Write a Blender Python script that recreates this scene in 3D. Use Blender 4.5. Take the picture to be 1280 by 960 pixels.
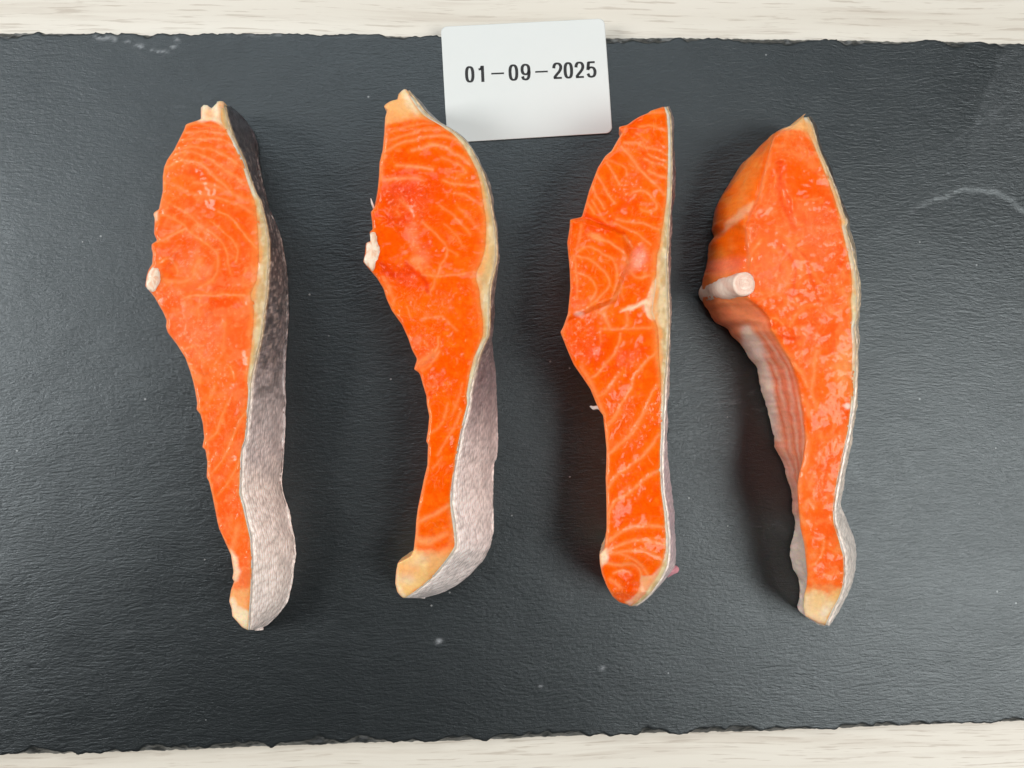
import bpy, math
import numpy as np
from mathutils import Vector, Euler

for o in list(bpy.data.objects):
    bpy.data.objects.remove(o)
SC = bpy.context.scene
COL = SC.collection

# ------------------------------------------------------------------ camera
W0, H0 = 1280.0, 960.0          # pixel frame of the photograph
MMPX = 0.00025                  # metres per pixel on the slate
FPX = 962.0                     # focal length in pixels (phone main lens)
DIST = FPX * MMPX
TILT = math.radians(-2.5)
CAM_LOC = Vector((-DIST * math.tan(-TILT), 0.0, DIST))
cam_d = bpy.data.cameras.new('camera')
cam_d.sensor_fit = 'HORIZONTAL'
cam_d.sensor_width = 36.0
cam_d.lens = 36.0 * FPX / W0
cam_d.clip_start = 0.01
cam_d.clip_end = 20.0
cam = bpy.data.objects.new('camera', cam_d)
cam.location = CAM_LOC
cam.rotation_euler = (0.0, TILT, 0.0)
COL.objects.link(cam)
SC.camera = cam

# ------------------------------------------------------------------ world, lamps, exposure
world = bpy.data.worlds.new('World')
SC.world = world
world.use_nodes = True
bg = world.node_tree.nodes['Background']
bg.inputs['Color'].default_value = (0.93, 0.96, 1.0, 1)
bg.inputs['Strength'].default_value = 0.045


def area_light(name, loc, size, power, color, target=(0, 0, 0)):
    d = bpy.data.lights.new(name, 'AREA')
    d.shape = 'RECTANGLE'
    d.size, d.size_y = size
    d.energy = power
    d.color = color
    o = bpy.data.objects.new(name, d)
    o.location = loc
    v = Vector(target) - Vector(loc)
    o.rotation_euler = v.to_track_quat('-Z', 'Y').to_euler()
    COL.objects.link(o)
    return o


area_light('window_right', (0.74, -0.24, 1.02), (0.65, 0.60), 10.7, (1.0, 0.975, 0.94))
area_light('window_left', (-1.20, 0.08, 0.84), (0.50, 0.60), 14.4, (1.0, 0.985, 0.97))
area_light('window_far', (-0.16, 0.78, 1.05), (1.40, 0.40), 6.5, (0.93, 0.97, 1.0))

SC.view_settings.view_transform = 'Standard'
SC.view_settings.look = 'None'
SC.view_settings.exposure = 0.0
SC.view_settings.gamma = 1.0
SC.view_settings.use_curve_mapping = False
SC.render.engine = 'CYCLES'

# ------------------------------------------------------------------ maths helpers
ROT = np.array(Euler((0.0, TILT, 0.0)).to_matrix())
CL = np.array(CAM_LOC)


def unproj(px, py, z):
    """photo pixel -> world point on the horizontal plane at height z (all in metres)"""
    px = np.asarray(px, float); py = np.asarray(py, float); z = np.asarray(z, float)
    d = np.stack([(px - W0 / 2) / FPX, -(py - H0 / 2) / FPX, -np.ones_like(px)], -1) @ ROT.T
    t = (z - CL[2]) / d[..., 2]
    return CL + d * t[..., None]


def proj(P):
    q = (P - CL) @ ROT
    return W0 / 2 + FPX * q[..., 0] / -q[..., 2], H0 / 2 - FPX * q[..., 1] / -q[..., 2]


def lin(c):
    c = np.asarray(c, float) / 255.0
    return np.where(c <= 0.04045, c / 12.92, ((c + 0.055) / 1.055) ** 2.4)


def _hash(ix, iy, seed):
    n = (ix * 374761393 + iy * 668265263 + seed * 974634777) & 0x7FFFFFFF
    n = ((n ^ (n >> 13)) * 1274126177) & 0x7FFFFFFF
    n = (n ^ (n >> 16)) & 0xFFFF
    return n / 65535.0


def vnoise(x, y, seed=0):
    x = np.asarray(x, float); y = np.asarray(y, float)
    ix = np.floor(x).astype(np.int64); iy = np.floor(y).astype(np.int64)
    fx = x - ix; fy = y - iy
    fx = fx * fx * fx * (fx * (fx * 6 - 15) + 10); fy = fy * fy * fy * (fy * (fy * 6 - 15) + 10)
    a = _hash(ix, iy, seed); b = _hash(ix + 1, iy, seed)
    c = _hash(ix, iy + 1, seed); d = _hash(ix + 1, iy + 1, seed)
    return (a + (b - a) * fx) * (1 - fy) + (c + (d - c) * fx) * fy


def fbm(x, y, seed=0, octv=4):
    s = 0; a = 0.5; t = 0
    x = np.asarray(x, float); y = np.asarray(y, float)
    for k in range(octv):
        s = s + a * vnoise(x, y, seed + 17 * k); t += a
        xn = 1.62 * x + 1.22 * y; y = -1.22 * x + 1.62 * y; x = xn
        a *= 0.5
    return s / t


def smooth(a, b, x):
    t = np.clip((x - a) / (b - a), 0, 1)
    return t * t * (3 - 2 * t)


def poly_dist(px, py, pts):
    d = np.full(px.shape, 1e9)
    for (x0, y0), (x1, y1) in zip(pts[:-1], pts[1:]):
        dx, dy = x1 - x0, y1 - y0
        L2 = dx * dx + dy * dy + 1e-9
        t = np.clip(((px - x0) * dx + (py - y0) * dy) / L2, 0, 1)
        d = np.minimum(d, np.hypot(px - x0 - t * dx, py - y0 - t * dy))
    return d


def spline(pts, n=6):
    p = np.array(pts, float)
    if len(p) < 3:
        return p
    q = np.vstack([2 * p[0] - p[1], p, 2 * p[-1] - p[-2]])
    out = []
    for i in range(1, len(q) - 2):
        for k in range(n):
            t = k / n
            out.append(0.5 * ((2 * q[i]) + (-q[i - 1] + q[i + 1]) * t + (2 * q[i - 1] - 5 * q[i] + 4 * q[i + 1] - q[i + 2]) * t * t
                              + (-q[i - 1] + 3 * q[i] - 3 * q[i + 1] + q[i + 2]) * t ** 3))
    out.append(p[-1])
    return np.array(out)


def inside(px, py, poly):
    r = np.zeros(px.shape, bool)
    n = len(poly)
    for i in range(n):
        x0, y0 = poly[i]; x1, y1 = poly[(i + 1) % n]
        c = (y0 > py) != (y1 > py)
        with np.errstate(divide='ignore', invalid='ignore'):
            r ^= c & (px < (x1 - x0) * (py - y0) / (y1 - y0 + 1e-12) + x0)
    return r


# ------------------------------------------------------------------ mesh helpers
def mesh_obj(name, verts, quads, mat, parent=None, cols=None, uv=None, tris=None, sm=True):
    me = bpy.data.meshes.new(name)
    verts = np.asarray(verts, np.float32)
    quads = np.asarray(quads, np.int32).reshape(-1, 4)
    tris = np.zeros((0, 3), np.int32) if tris is None else np.asarray(tris, np.int32).reshape(-1, 3)
    nl = quads.size + tris.size
    me.vertices.add(len(verts)); me.vertices.foreach_set('co', verts.ravel())
    me.loops.add(nl); me.loops.foreach_set('vertex_index', np.concatenate([quads.ravel(), tris.ravel()]))
    nq, nt = len(quads), len(tris)
    me.polygons.add(nq + nt)
    st = np.concatenate([np.arange(nq) * 4, nq * 4 + np.arange(nt) * 3]).astype(np.int32)
    me.polygons.foreach_set('loop_start', st)
    me.polygons.foreach_set('use_smooth', np.full(nq + nt, sm))
    me.update(calc_edges=True)
    me.validate()
    if cols is not None:
        a = me.color_attributes.new('Col', 'FLOAT_COLOR', 'POINT')
        c = np.zeros((len(verts), 4), np.float32); c[:, :cols.shape[1]] = cols
        a.data.foreach_set('color', c.ravel())
    if uv is not None:
        ul = me.uv_layers.new(name='UVMap')
        li = np.zeros(len(me.loops), np.int32); me.loops.foreach_get('vertex_index', li)
        ul.data.foreach_set('uv', np.asarray(uv, np.float32)[li].ravel())
    me.materials.append(mat)
    o = bpy.data.objects.new(name, me)
    COL.objects.link(o)
    if parent:
        o.parent = parent
    return o


def grid_quads(nr, nc, wrap=False, off=0):
    r = np.arange(nr - 1)[:, None]; c = np.arange(nc if wrap else nc - 1)[None, :]
    c2 = (c + 1) % nc
    a = r * nc + c; b = r * nc + c2; d = (r + 1) * nc + c; e = (r + 1) * nc + c2
    return (np.stack([a + 0 * b, b, e, d], -1).reshape(-1, 4) + off)


def tag(o, label=None, cat=None, group=None, kind=None):
    for k, v in (('label', label), ('category', cat), ('group', group), ('kind', kind)):
        if v:
            o[k] = v
    return o


def empty(name, loc):
    o = bpy.data.objects.new(name, None)
    o.location = loc
    o.empty_display_size = 0.01
    COL.objects.link(o)
    return o


# ------------------------------------------------------------------ materials
def new_mat(name):
    m = bpy.data.materials.new(name); m.use_nodes = True
    nt = m.node_tree
    return m, nt, nt.nodes['Principled BSDF']


def nd(nt, typ, **kw):
    n = nt.nodes.new(typ)
    for k, v in kw.items():
        if k in n.inputs.keys():
            n.inputs[k].default_value = v
        else:
            setattr(n, k, v)
    return n


def ramp(nt, src, stops):
    r = nt.nodes.new('ShaderNodeValToRGB')
    el = r.color_ramp.elements
    while len(el) < len(stops):
        el.new(0.5)
    for e, (p, c) in zip(el, stops):
        e.position = p
        e.color = (c, c, c, 1) if isinstance(c, (int, float)) else (*c, 1)
    nt.links.new(src, r.inputs['Fac'])
    return r.outputs['Color']


def mix_col(nt, fac, a, b, mode='MIX'):
    m = nt.nodes.new('ShaderNodeMix'); m.data_type = 'RGBA'; m.blend_type = mode
    for sock, v in ((m.inputs['Factor'], fac), (m.inputs['A'], a), (m.inputs['B'], b)):
        pass
    ins = [s for s in m.inputs if s.enabled or True]
    fs = m.inputs[0]; A = m.inputs[6]; B = m.inputs[7]
    for sock, v in ((fs, fac), (A, a), (B, b)):
        if hasattr(v, 'links') or hasattr(v, 'is_linked'):
            nt.links.new(v, sock)
        elif isinstance(v, (int, float)):
            sock.default_value = v
        else:
            sock.default_value = (*v, 1)
    return m.outputs[2]


def coords(nt, scale=(1, 1, 1), out='Object', rot=(0, 0, 0)):
    tc = nt.nodes.new('ShaderNodeTexCoord')
    mp = nt.nodes.new('ShaderNodeMapping')
    mp.inputs['Scale'].default_value = scale
    mp.inputs['Rotation'].default_value = rot
    nt.links.new(tc.outputs[out], mp.inputs['Vector'])
    return mp.outputs['Vector']


def noise(nt, vec, scale, detail=4, rough=0.55, dist=0.0):
    n = nd(nt, 'ShaderNodeTexNoise')
    n.inputs['Scale'].default_value = scale
    n.inputs['Detail'].default_value = detail
    n.inputs['Roughness'].default_value = rough
    n.inputs['Distortion'].default_value = dist
    nt.links.new(vec, n.inputs['Vector'])
    return n.outputs['Fac']


def math_n(nt, op, a, b=0.0):
    m = nd(nt, 'ShaderNodeMath', operation=op)
    for i, v in enumerate((a, b)):
        if hasattr(v, 'is_linked'):
            nt.links.new(v, m.inputs[i])
        else:
            m.inputs[i].default_value = v
    return m.outputs[0]


def bump(nt, h, dist, strength=1.0, normal=None):
    b = nd(nt, 'ShaderNodeBump')
    b.inputs['Strength'].default_value = strength
    b.inputs['Distance'].default_value = dist
    nt.links.new(h, b.inputs['Height'])
    if normal is not None:
        nt.links.new(normal, b.inputs['Normal'])
    return b.outputs['Normal']


def make_flesh_mat(name, sss, rad, coat):
    m, nt, p = new_mat(name)
    at = nd(nt, 'ShaderNodeAttribute', attribute_name='Col')
    v = coords(nt)
    n1 = noise(nt, v, 900, 4, 0.6)
    n2 = noise(nt, v, 2600, 3, 0.6)
    f = ramp(nt, n1, [(0.3, 0.93), (0.7, 1.06)])
    c = mix_col(nt, 1.0, at.outputs['Color'], f, 'MULTIPLY')
    nt.links.new(c, p.inputs['Base Color'])
    p.inputs['Subsurface Weight'].default_value = sss
    p.inputs['Subsurface Radius'].default_value = rad
    p.inputs['Subsurface Scale'].default_value = 0.0026
    p.inputs['Roughness'].default_value = 0.30
    p.inputs['Specular IOR Level'].default_value = 0.03
    h = math_n(nt, 'ADD', n1, math_n(nt, 'MULTIPLY', n2, 0.3))
    nb = bump(nt, h, 0.00012, 0.7)
    nt.links.new(nb, p.inputs['Normal'])
    # wet film: patches of lumpy, sharply glinting moisture between smooth areas
    p.inputs['Coat Weight'].default_value = coat
    p.inputs['Coat Roughness'].default_value = 0.045
    p.inputs['Coat IOR'].default_value = 1.4
    hb = noise(nt, v, 1000, 4, 0.6, 0.6)
    hm = math_n(nt, 'MULTIPLY', at.outputs['Alpha'], ramp(nt, noise(nt, v, 260, 3, 0.6), [(0.45, 0.0), (0.68, 1.0)]))
    nt.links.new(bump(nt, math_n(nt, 'MULTIPLY', hb, hm), 0.0010, 1.0), p.inputs['Coat Normal'])
    return m


def make_skin_mat():
    m, nt, p = new_mat('fish_skin')
    at = nd(nt, 'ShaderNodeAttribute', attribute_name='Col')
    uv = coords(nt, (1 / 0.85, 1 / 2.3, 1), 'UV', (0, 0, math.radians(14)))
    wv = nt.nodes.new('ShaderNodeTexVoronoi'); wv.feature = 'F1'; wv.voronoi_dimensions = '2D'
    wv.inputs['Scale'].default_value = 1.0; wv.inputs['Randomness'].default_value = 0.55
    nt.links.new(uv, wv.inputs['Vector'])
    d = wv.outputs['Distance']
    we = nt.nodes.new('ShaderNodeTexVoronoi'); we.feature = 'F1'; we.voronoi_dimensions = '2D'
    we.inputs['Scale'].default_value = 1.0; we.inputs['Randomness'].default_value = 0.55
    nt.links.new(uv, we.inputs['Vector'])
    sep = nd(nt, 'ShaderNodeSeparateColor'); nt.links.new(we.outputs['Color'], sep.inputs[0])
    obj = coords(nt)
    fine = noise(nt, obj, 1500, 4, 0.6)
    tone = ramp(nt, d, [(0.08, 1.36), (0.30, 1.12), (0.78, 0.74)])
    cellt = ramp(nt, sep.outputs[0], [(0.0, 0.90), (1.0, 1.08)])
    c = mix_col(nt, 1.0, at.outputs['Color'], tone, 'MULTIPLY')
    c = mix_col(nt, 1.0, c, cellt, 'MULTIPLY')
    c = mix_col(nt, 1.0, c, ramp(nt, fine, [(0.3, 1.0), (0.7, 1.2)]), 'MULTIPLY')
    nt.links.new(c, p.inputs['Base Color'])
    p.inputs['Metallic'].default_value = 0.0
    nt.links.new(ramp(nt, fine, [(0.3, 0.26), (0.75, 0.5)]), p.inputs['Roughness'])
    p.inputs['Subsurface Weight'].default_value = 0.15
    p.inputs['Subsurface Radius'].default_value = (1, 0.7, 0.6)
    p.inputs['Subsurface Scale'].default_value = 0.0008
    h = math_n(nt, 'SUBTRACT', math_n(nt, 'MULTIPLY', fine, 0.35), d)
    h = math_n(nt, 'ADD', h, math_n(nt, 'MULTIPLY', sep.outputs[0], 0.4))
    nb = bump(nt, h, 0.00022, 0.9)
    nt.links.new(nb, p.inputs['Normal'])
    p.inputs['Coat Weight'].default_value = 0.6
    p.inputs['Coat Roughness'].default_value = 0.12
    nt.links.new(nb, p.inputs['Coat Normal'])
    return m


def make_slate_mat():
    m, nt, p = new_mat('black_slate')
    at = nd(nt, 'ShaderNodeAttribute', attribute_name='Col')
    base = coords(nt)
    # wandering ripple direction
    warp = nd(nt, 'ShaderNodeTexNoise'); warp.inputs['Scale'].default_value = 16; warp.inputs['Detail'].default_value = 2
    nt.links.new(base, warp.inputs['Vector'])
    wv = nd(nt, 'ShaderNodeVectorMath', operation='MULTIPLY_ADD')
    nt.links.new(warp.outputs['Color'], wv.inputs[0])
    wv.inputs[1].default_value = (0.010, 0.012, 0.0)
    nt.links.new(base, wv.inputs[2])
    mp = nd(nt, 'ShaderNodeMapping'); mp.inputs['Scale'].default_value = (0.25, 1, 1)
    nt.links.new(wv.outputs[0], mp.inputs['Vector'])
    rip = noise(nt, mp.outputs[0], 1500, 5, 0.66, 0.25)
    rip2 = noise(nt, mp.outputs[0], 650, 4, 0.65, 0.15)
    fine = noise(nt, base, 2400, 4, 0.65)
    big = noise(nt, base, 14, 4, 0.55)
    pock = noise(nt, base, 900, 2, 0.5)
    tint = mix_col(nt, big, (0.0050, 0.0065, 0.0072), (0.0085, 0.0104, 0.0113))
    c = mix_col(nt, 1.0, tint, ramp(nt, rip, [(0.3, 0.72), (0.72, 1.35)]), 'MULTIPLY')
    c = mix_col(nt, 1.0, c, ramp(nt, fine, [(0.3, 0.8), (0.75, 1.25)]), 'MULTIPLY')
    # pale scuffs: long thin streaks
    mp2 = nd(nt, 'ShaderNodeMapping'); mp2.inputs['Scale'].default_value = (0.22, 1, 1)
    nt.links.new(wv.outputs[0], mp2.inputs['Vector'])
    sc = noise(nt, mp2.outputs[0], 330, 5, 0.7, 0.8)
    msk = ramp(nt, noise(nt, base, 22, 3), [(0.45, 0.0), (0.68, 1.0)])
    scf = math_n(nt, 'MULTIPLY', ramp(nt, sc, [(0.60, 0.0), (0.72, 0.5)]), msk)
    c = mix_col(nt, scf, c, (0.10, 0.11, 0.115))
    # rare tiny bright mineral flecks
    vo = nt.nodes.new('ShaderNodeTexVoronoi'); vo.inputs['Scale'].default_value = 160
    nt.links.new(base, vo.inputs['Vector'])
    sp = nd(nt, 'ShaderNodeSeparateColor'); nt.links.new(vo.outputs['Color'], sp.inputs[0])
    fl = math_n(nt, 'MULTIPLY', math_n(nt, 'LESS_THAN', vo.outputs['Distance'], 0.050), math_n(nt, 'GREATER_THAN', sp.outputs[0], 0.86))
    c = mix_col(nt, math_n(nt, 'MULTIPLY', fl, 0.55), c, (0.4, 0.42, 0.42))
    # attribute carries flake scars and chipped edges
    c = mix_col(nt, 1.0, c, at.outputs['Color'], 'ADD')
    nt.links.new(c, p.inputs['Base Color'])
    nt.links.new(ramp(nt, rip2, [(0.3, 0.31), (0.7, 0.38)]), p.inputs['Roughness'])
    p.inputs['Specular IOR Level'].default_value = 0.92
    p.inputs['Specular Tint'].default_value = (0.885, 1.0, 1.05, 1)
    h = math_n(nt, 'ADD', math_n(nt, 'MULTIPLY', rip, 1.0), math_n(nt, 'MULTIPLY', rip2, 0.6))
    n1 = bump(nt, h, 0.00018, 0.9)
    n2 = bump(nt, math_n(nt, 'ADD', fine, pock), 0.00007, 0.9, n1)
    nt.links.new(n2, p.inputs['Normal'])
    return m


def make_table_mat():
    m, nt, p = new_mat('pale_wood_laminate')
    base = coords(nt)
    w = nd(nt, 'ShaderNodeTexNoise'); w.inputs['Scale'].default_value = 7; w.inputs['Detail'].default_value = 2
    nt.links.new(base, w.inputs['Vector'])
    wv = nd(nt, 'ShaderNodeVectorMath', operation='MULTIPLY_ADD')
    nt.links.new(w.outputs['Color'], wv.inputs[0]); wv.inputs[1].default_value = (0.02, 0.012, 0)
    nt.links.new(base, wv.inputs[2])
    m1 = nd(nt, 'ShaderNodeMapping'); m1.inputs['Scale'].default_value = (0.045, 1, 1)
    nt.links.new(wv.outputs[0], m1.inputs['Vector'])
    g1 = noise(nt, m1.outputs[0], 300, 5, 0.6)
    g2 = noise(nt, m1.outputs[0], 1300, 3, 0.6)
    g3 = noise(nt, m1.outputs[0], 75, 3, 0.5)
    c = mix_col(nt, ramp(nt, g3, [(0.35, 0.0), (0.7, 1.0)]), (0.755, 0.722, 0.640), (0.68, 0.64, 0.555))
    c = mix_col(nt, ramp(nt, g1, [(0.54, 0.0), (0.68, 0.42)]), c, (0.52, 0.455, 0.38))
    c = mix_col(nt, ramp(nt, g2, [(0.57, 0.0), (0.65, 0.6)]), c, (0.46, 0.40, 0.33))
    nt.links.new(c, p.inputs['Base Color'])
    p.inputs['Roughness'].default_value = 0.45
    nt.links.new(bump(nt, g1, 0.0002, 0.4), p.inputs['Normal'])
    return m


def make_paper_mat():
    m, nt, p = new_mat('label_paper')
    base = coords(nt)
    n = noise(nt, base, 90, 4, 0.6)
    c = mix_col(nt, n, (0.68, 0.72, 0.705), (0.71, 0.745, 0.73))
    nt.links.new(c, p.inputs['Base Color'])
    p.inputs['Roughness'].default_value = 0.5
    nt.links.new(bump(nt, noise(nt, base, 60, 3), 0.0008, 0.25), p.inputs['Normal'])
    return m


def make_plain(name, col, rough):
    m, nt, p = new_mat(name)
    n = noise(nt, coords(nt), 1200, 4)
    c = mix_col(nt, n, tuple(np.array(col) * 0.8), tuple(np.array(col) * 1.25))
    nt.links.new(c, p.inputs['Base Color'])
    p.inputs['Roughness'].default_value = rough
    return m


M_FLESH = make_flesh_mat('salmon_flesh', 0.6, (1.0, 0.32, 0.12), 0.48)
M_FAT = make_flesh_mat('salmon_fat', 0.7, (1.0, 0.6, 0.3), 0.5)
M_BONE = make_flesh_mat('salmon_bone', 0.35, (1.0, 0.8, 0.7), 0.4)
M_SKIN = make_skin_mat()
M_SLATE = make_slate_mat()
M_TABLE = make_table_mat()
M_PAPER = make_paper_mat()
M_INK = make_plain('black_ink', (0.016, 0.017, 0.018), 0.6)

# ------------------------------------------------------------------ table top
TZ = -0.0052
def box_slab(name, x0, x1, y0, y1, z0, z1, mat):
    b = 0.003
    rings = [(z0, b), (z0 + b, 0), (z1 - b, 0), (z1 - b * .3, b * .3), (z1, b)]
    vs = []
    for z, i in rings:
        vs += [(x0 + i, y0 + i, z), (x1 - i, y0 + i, z), (x1 - i, y1 - i, z), (x0 + i, y1 - i, z)]
    q = list(map(tuple, grid_quads(len(rings), 4, True)))
    q += [(3, 2, 1, 0), tuple(range(len(vs) - 4, len(vs)))]
    return mesh_obj(name, vs, q, mat, sm=False)


tag(box_slab('table_top', -0.75, 0.75, -0.42, 0.48, TZ - 0.025, TZ, M_TABLE), 'pale wood-grain laminate table top under the slate board', kind='structure')

# ------------------------------------------------------------------ slate board
TOP_E = [(-160, 37), (0, 38), (160, 40), (330, 40), (430, 41), (555, 43), (760, 44), (870, 45), (990, 46), (1100, 48), (1230, 50), (1280, 52), (1460, 55)]
BOT_E = [(-160, 950), (0, 946), (100, 944.5), (200, 942), (300, 938), (430, 933), (600, 928), (750, 922), (860, 919), (950, 917), (1050, 913), (1140, 910), (1280, 904), (1460, 898)]


def build_slate():
    nc, nr = 640, 380
    t = np.linspace(0, 1, nc)
    X = -0.205 + 0.41 * t
    te = unproj(*np.array(TOP_E, float).T, np.zeros(len(TOP_E)))
    be = unproj(*np.array(BOT_E, float).T, np.zeros(len(BOT_E)))
    yt = np.interp(X, te[:, 0], te[:, 1]); yb = np.interp(X, be[:, 0], be[:, 1])
    mm = X * 1000
    def rag(s):
        return (fbm(mm / 7.0, mm * 0 + s, s, 3) - .5) * 0.5e-3 + (fbm(mm / 1.3, mm * 0 + s, s + 5, 3) - .5) * 0.6e-3
    yt = yt + rag(3); yb = yb + rag(9)
    s = np.linspace(0, 1, nr)
    s = s + 0.10 * np.sin(2 * np.pi * s) * -1 / (2 * np.pi) * 3.0     # finer rows towards both edges
    Y = yb[None, :] + (yt - yb)[None, :] * s[:, None]
    XX = np.repeat(X[None, :], nr, 0)
    ey_t = (yt[None, :] - Y) * 1000; ey_b = (Y - yb[None, :]) * 1000
    ex = np.minimum(X + 0.205, 0.205 - X)[None, :] * 1000 + 0 * Y
    z = (fbm(XX * 30, Y * 45, 21, 4) - .5) * 0.0004
    pale = np.zeros_like(z)
    def chips(e, seed, a):
        c = np.clip(fbm(mm / 9.0, mm * 0 + 1.3, seed, 3) - 0.36, 0, 1) * a + 0.25 + 1.2 * np.clip(fbm(mm / 2.2, mm * 0, seed + 3, 2) - .5, 0, 1)
        c = c[None, :] * (0.85 + 0.5 * fbm(XX * 900, Y * 900, seed + 9, 2))
        f = np.clip(1 - e / c, 0, 1)
        st = np.floor(f * 5 + 0.6 * fbm(XX * 400, Y * 700, seed + 4, 2)) / 5
        return (0.5 * f + 0.5 * st) , c
    ft, ct = chips(ey_t, 31, 5.0); fb, cb = chips(ey_b, 47, 7.0); fx, _ = chips(ex, 61, 6.0)
    z -= 0.0020 * np.maximum(np.maximum(ft, fb), fx)
    px, py = proj(np.stack([XX, Y, z], -1))
    # chip scars: a scatter of pale bruised stone along the break
    br = fbm(XX * 500, Y * 900, 77, 4)
    rim = np.maximum(smooth(0.02, 0.3, ft), smooth(0.02, 0.3, fb) * 0.45)
    pale += rim * smooth(0.52, 0.72, br) * 0.14
    # bruised flake scar near the far edge
    d = poly_dist(px, py, spline([(120, 46), (150, 50), (175, 58), (200, 66), (214, 60), (222, 48)]))
    pale += np.exp(-(d / 3.2) ** 2) * smooth(0.40, 0.66, br) * 0.20
    d = poly_dist(px, py, spline([(285, 43), (330, 44), (360, 43)]))
    pale += np.exp(-(d / 2.0) ** 2) * smooth(0.4, 0.7, br) * 0.10
    # flaked terrace near the short end
    pts = spline([(1112, 300), (1128, 275), (1150, 256), (1180, 245), (1204, 236), (1240, 238), (1262, 246), (1280, 262), (1330, 290)])
    wob = (fbm(px / 9, py / 9, 5, 3) - .5) * 7
    d = poly_dist(px + wob, py + wob, pts)
    pale += np.exp(-(d / 4.5) ** 2) * (0.05 + smooth(0.5, 0.72, br)) * smooth(.3,.6,fbm(px / 25, py / 25, 15, 2)) * 0.036
    poly = [tuple(p) for p in pts] + [(1400, 430), (1150, 430)]
    ins = inside(px, py, poly)
    z -= 0.00028 * np.where(ins, np.clip(d / 4, 0, 1), 0) * np.clip(1 - d / 110, 0, 1) * smooth(1118, 1190, px)
    # lighter cleaved corner
    d = poly_dist(px + wob * 1.5, py + wob, [(1262, 40), (1240, 92), (1215, 150), (1205, 170)])
    side = smooth(-3, 5, (px - np.interp(py, [40, 92, 150, 240], [1262, 1240, 1216, 1200]) + wob))
    fade = side * smooth(260, 140, py)
    pale += fade * (0.012 + 0.02 * smooth(.45, .7, br))
    pale += np.exp(-(poly_dist(px, py, [(1180, 186), (1215, 160), (1262, 128)]) / 1.3) ** 2) * 0.03
    # small crumb smears
    for cx, cy, r in ((549, 801, 3.0), (753, 835, 2.4), (548, 803, 2), (676, 858, 1.8), (370, 673, 1.5)):
        pale += np.exp(-((px - cx) ** 2 / (r * 1.3) ** 2 + (py - cy) ** 2 / r ** 2)) * smooth(.35, .6, br) * 0.22
    cols = np.stack([pale * 0.95, pale, pale * 1.04], -1)
    top = np.stack([XX, Y, z], -1).reshape(-1, 3)
    # rim down to the underside: loop of the boundary in order
    idx = np.arange(nr * nc).reshape(nr, nc)
    loop = np.concatenate([idx[0, :-1], idx[:-1, -1], idx[-1, :0:-1], idx[:0:-1, 0]])
    nL = len(loop)
    V = [top]; C = [cols.reshape(-1, 3)]; Q = [grid_quads(nr, nc)]
    prev = loop; base = len(top)
    ctr = np.array([0, 0, 0.])
    for k, zf in enumerate((0.35, 0.7, 1.0)):
        P = top[loop].copy()
        nz = (fbm(P[:, 0] * 600, P[:, 1] * 600 + k * 9, 90 + k, 2) - .5)
        dirn = P - ctr; dirn[:, 2] = 0; dirn /= np.linalg.norm(dirn, axis=1)[:, None] + 1e-9
        P[:, :2] += dirn[:, :2] * (nz[:, None] * 0.0012 - 0.0004 * k)
        P[:, 2] = P[:, 2] * (1 - zf) - 0.0050 * zf
        V.append(P); C.append(np.zeros((nL, 3)))
        cur = base + np.arange(nL); base += nL
        Q.append(np.stack([prev, cur, np.roll(cur, -1), np.roll(prev, -1)], -1))
        prev = cur
    V.append(np.array([[0, 0, -0.0050]])); C.append(np.zeros((1, 3)))
    T = np.stack([prev, np.full(nL, base), np.roll(prev, -1)], -1)
    root = mesh_obj('slate_board', np.vstack(V), np.vstack(Q), M_SLATE, cols=np.vstack(C), tris=T)
    tag(root, 'large dark grey slate serving board with rough chipped edges under the salmon', 'board')


build_slate()

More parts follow.
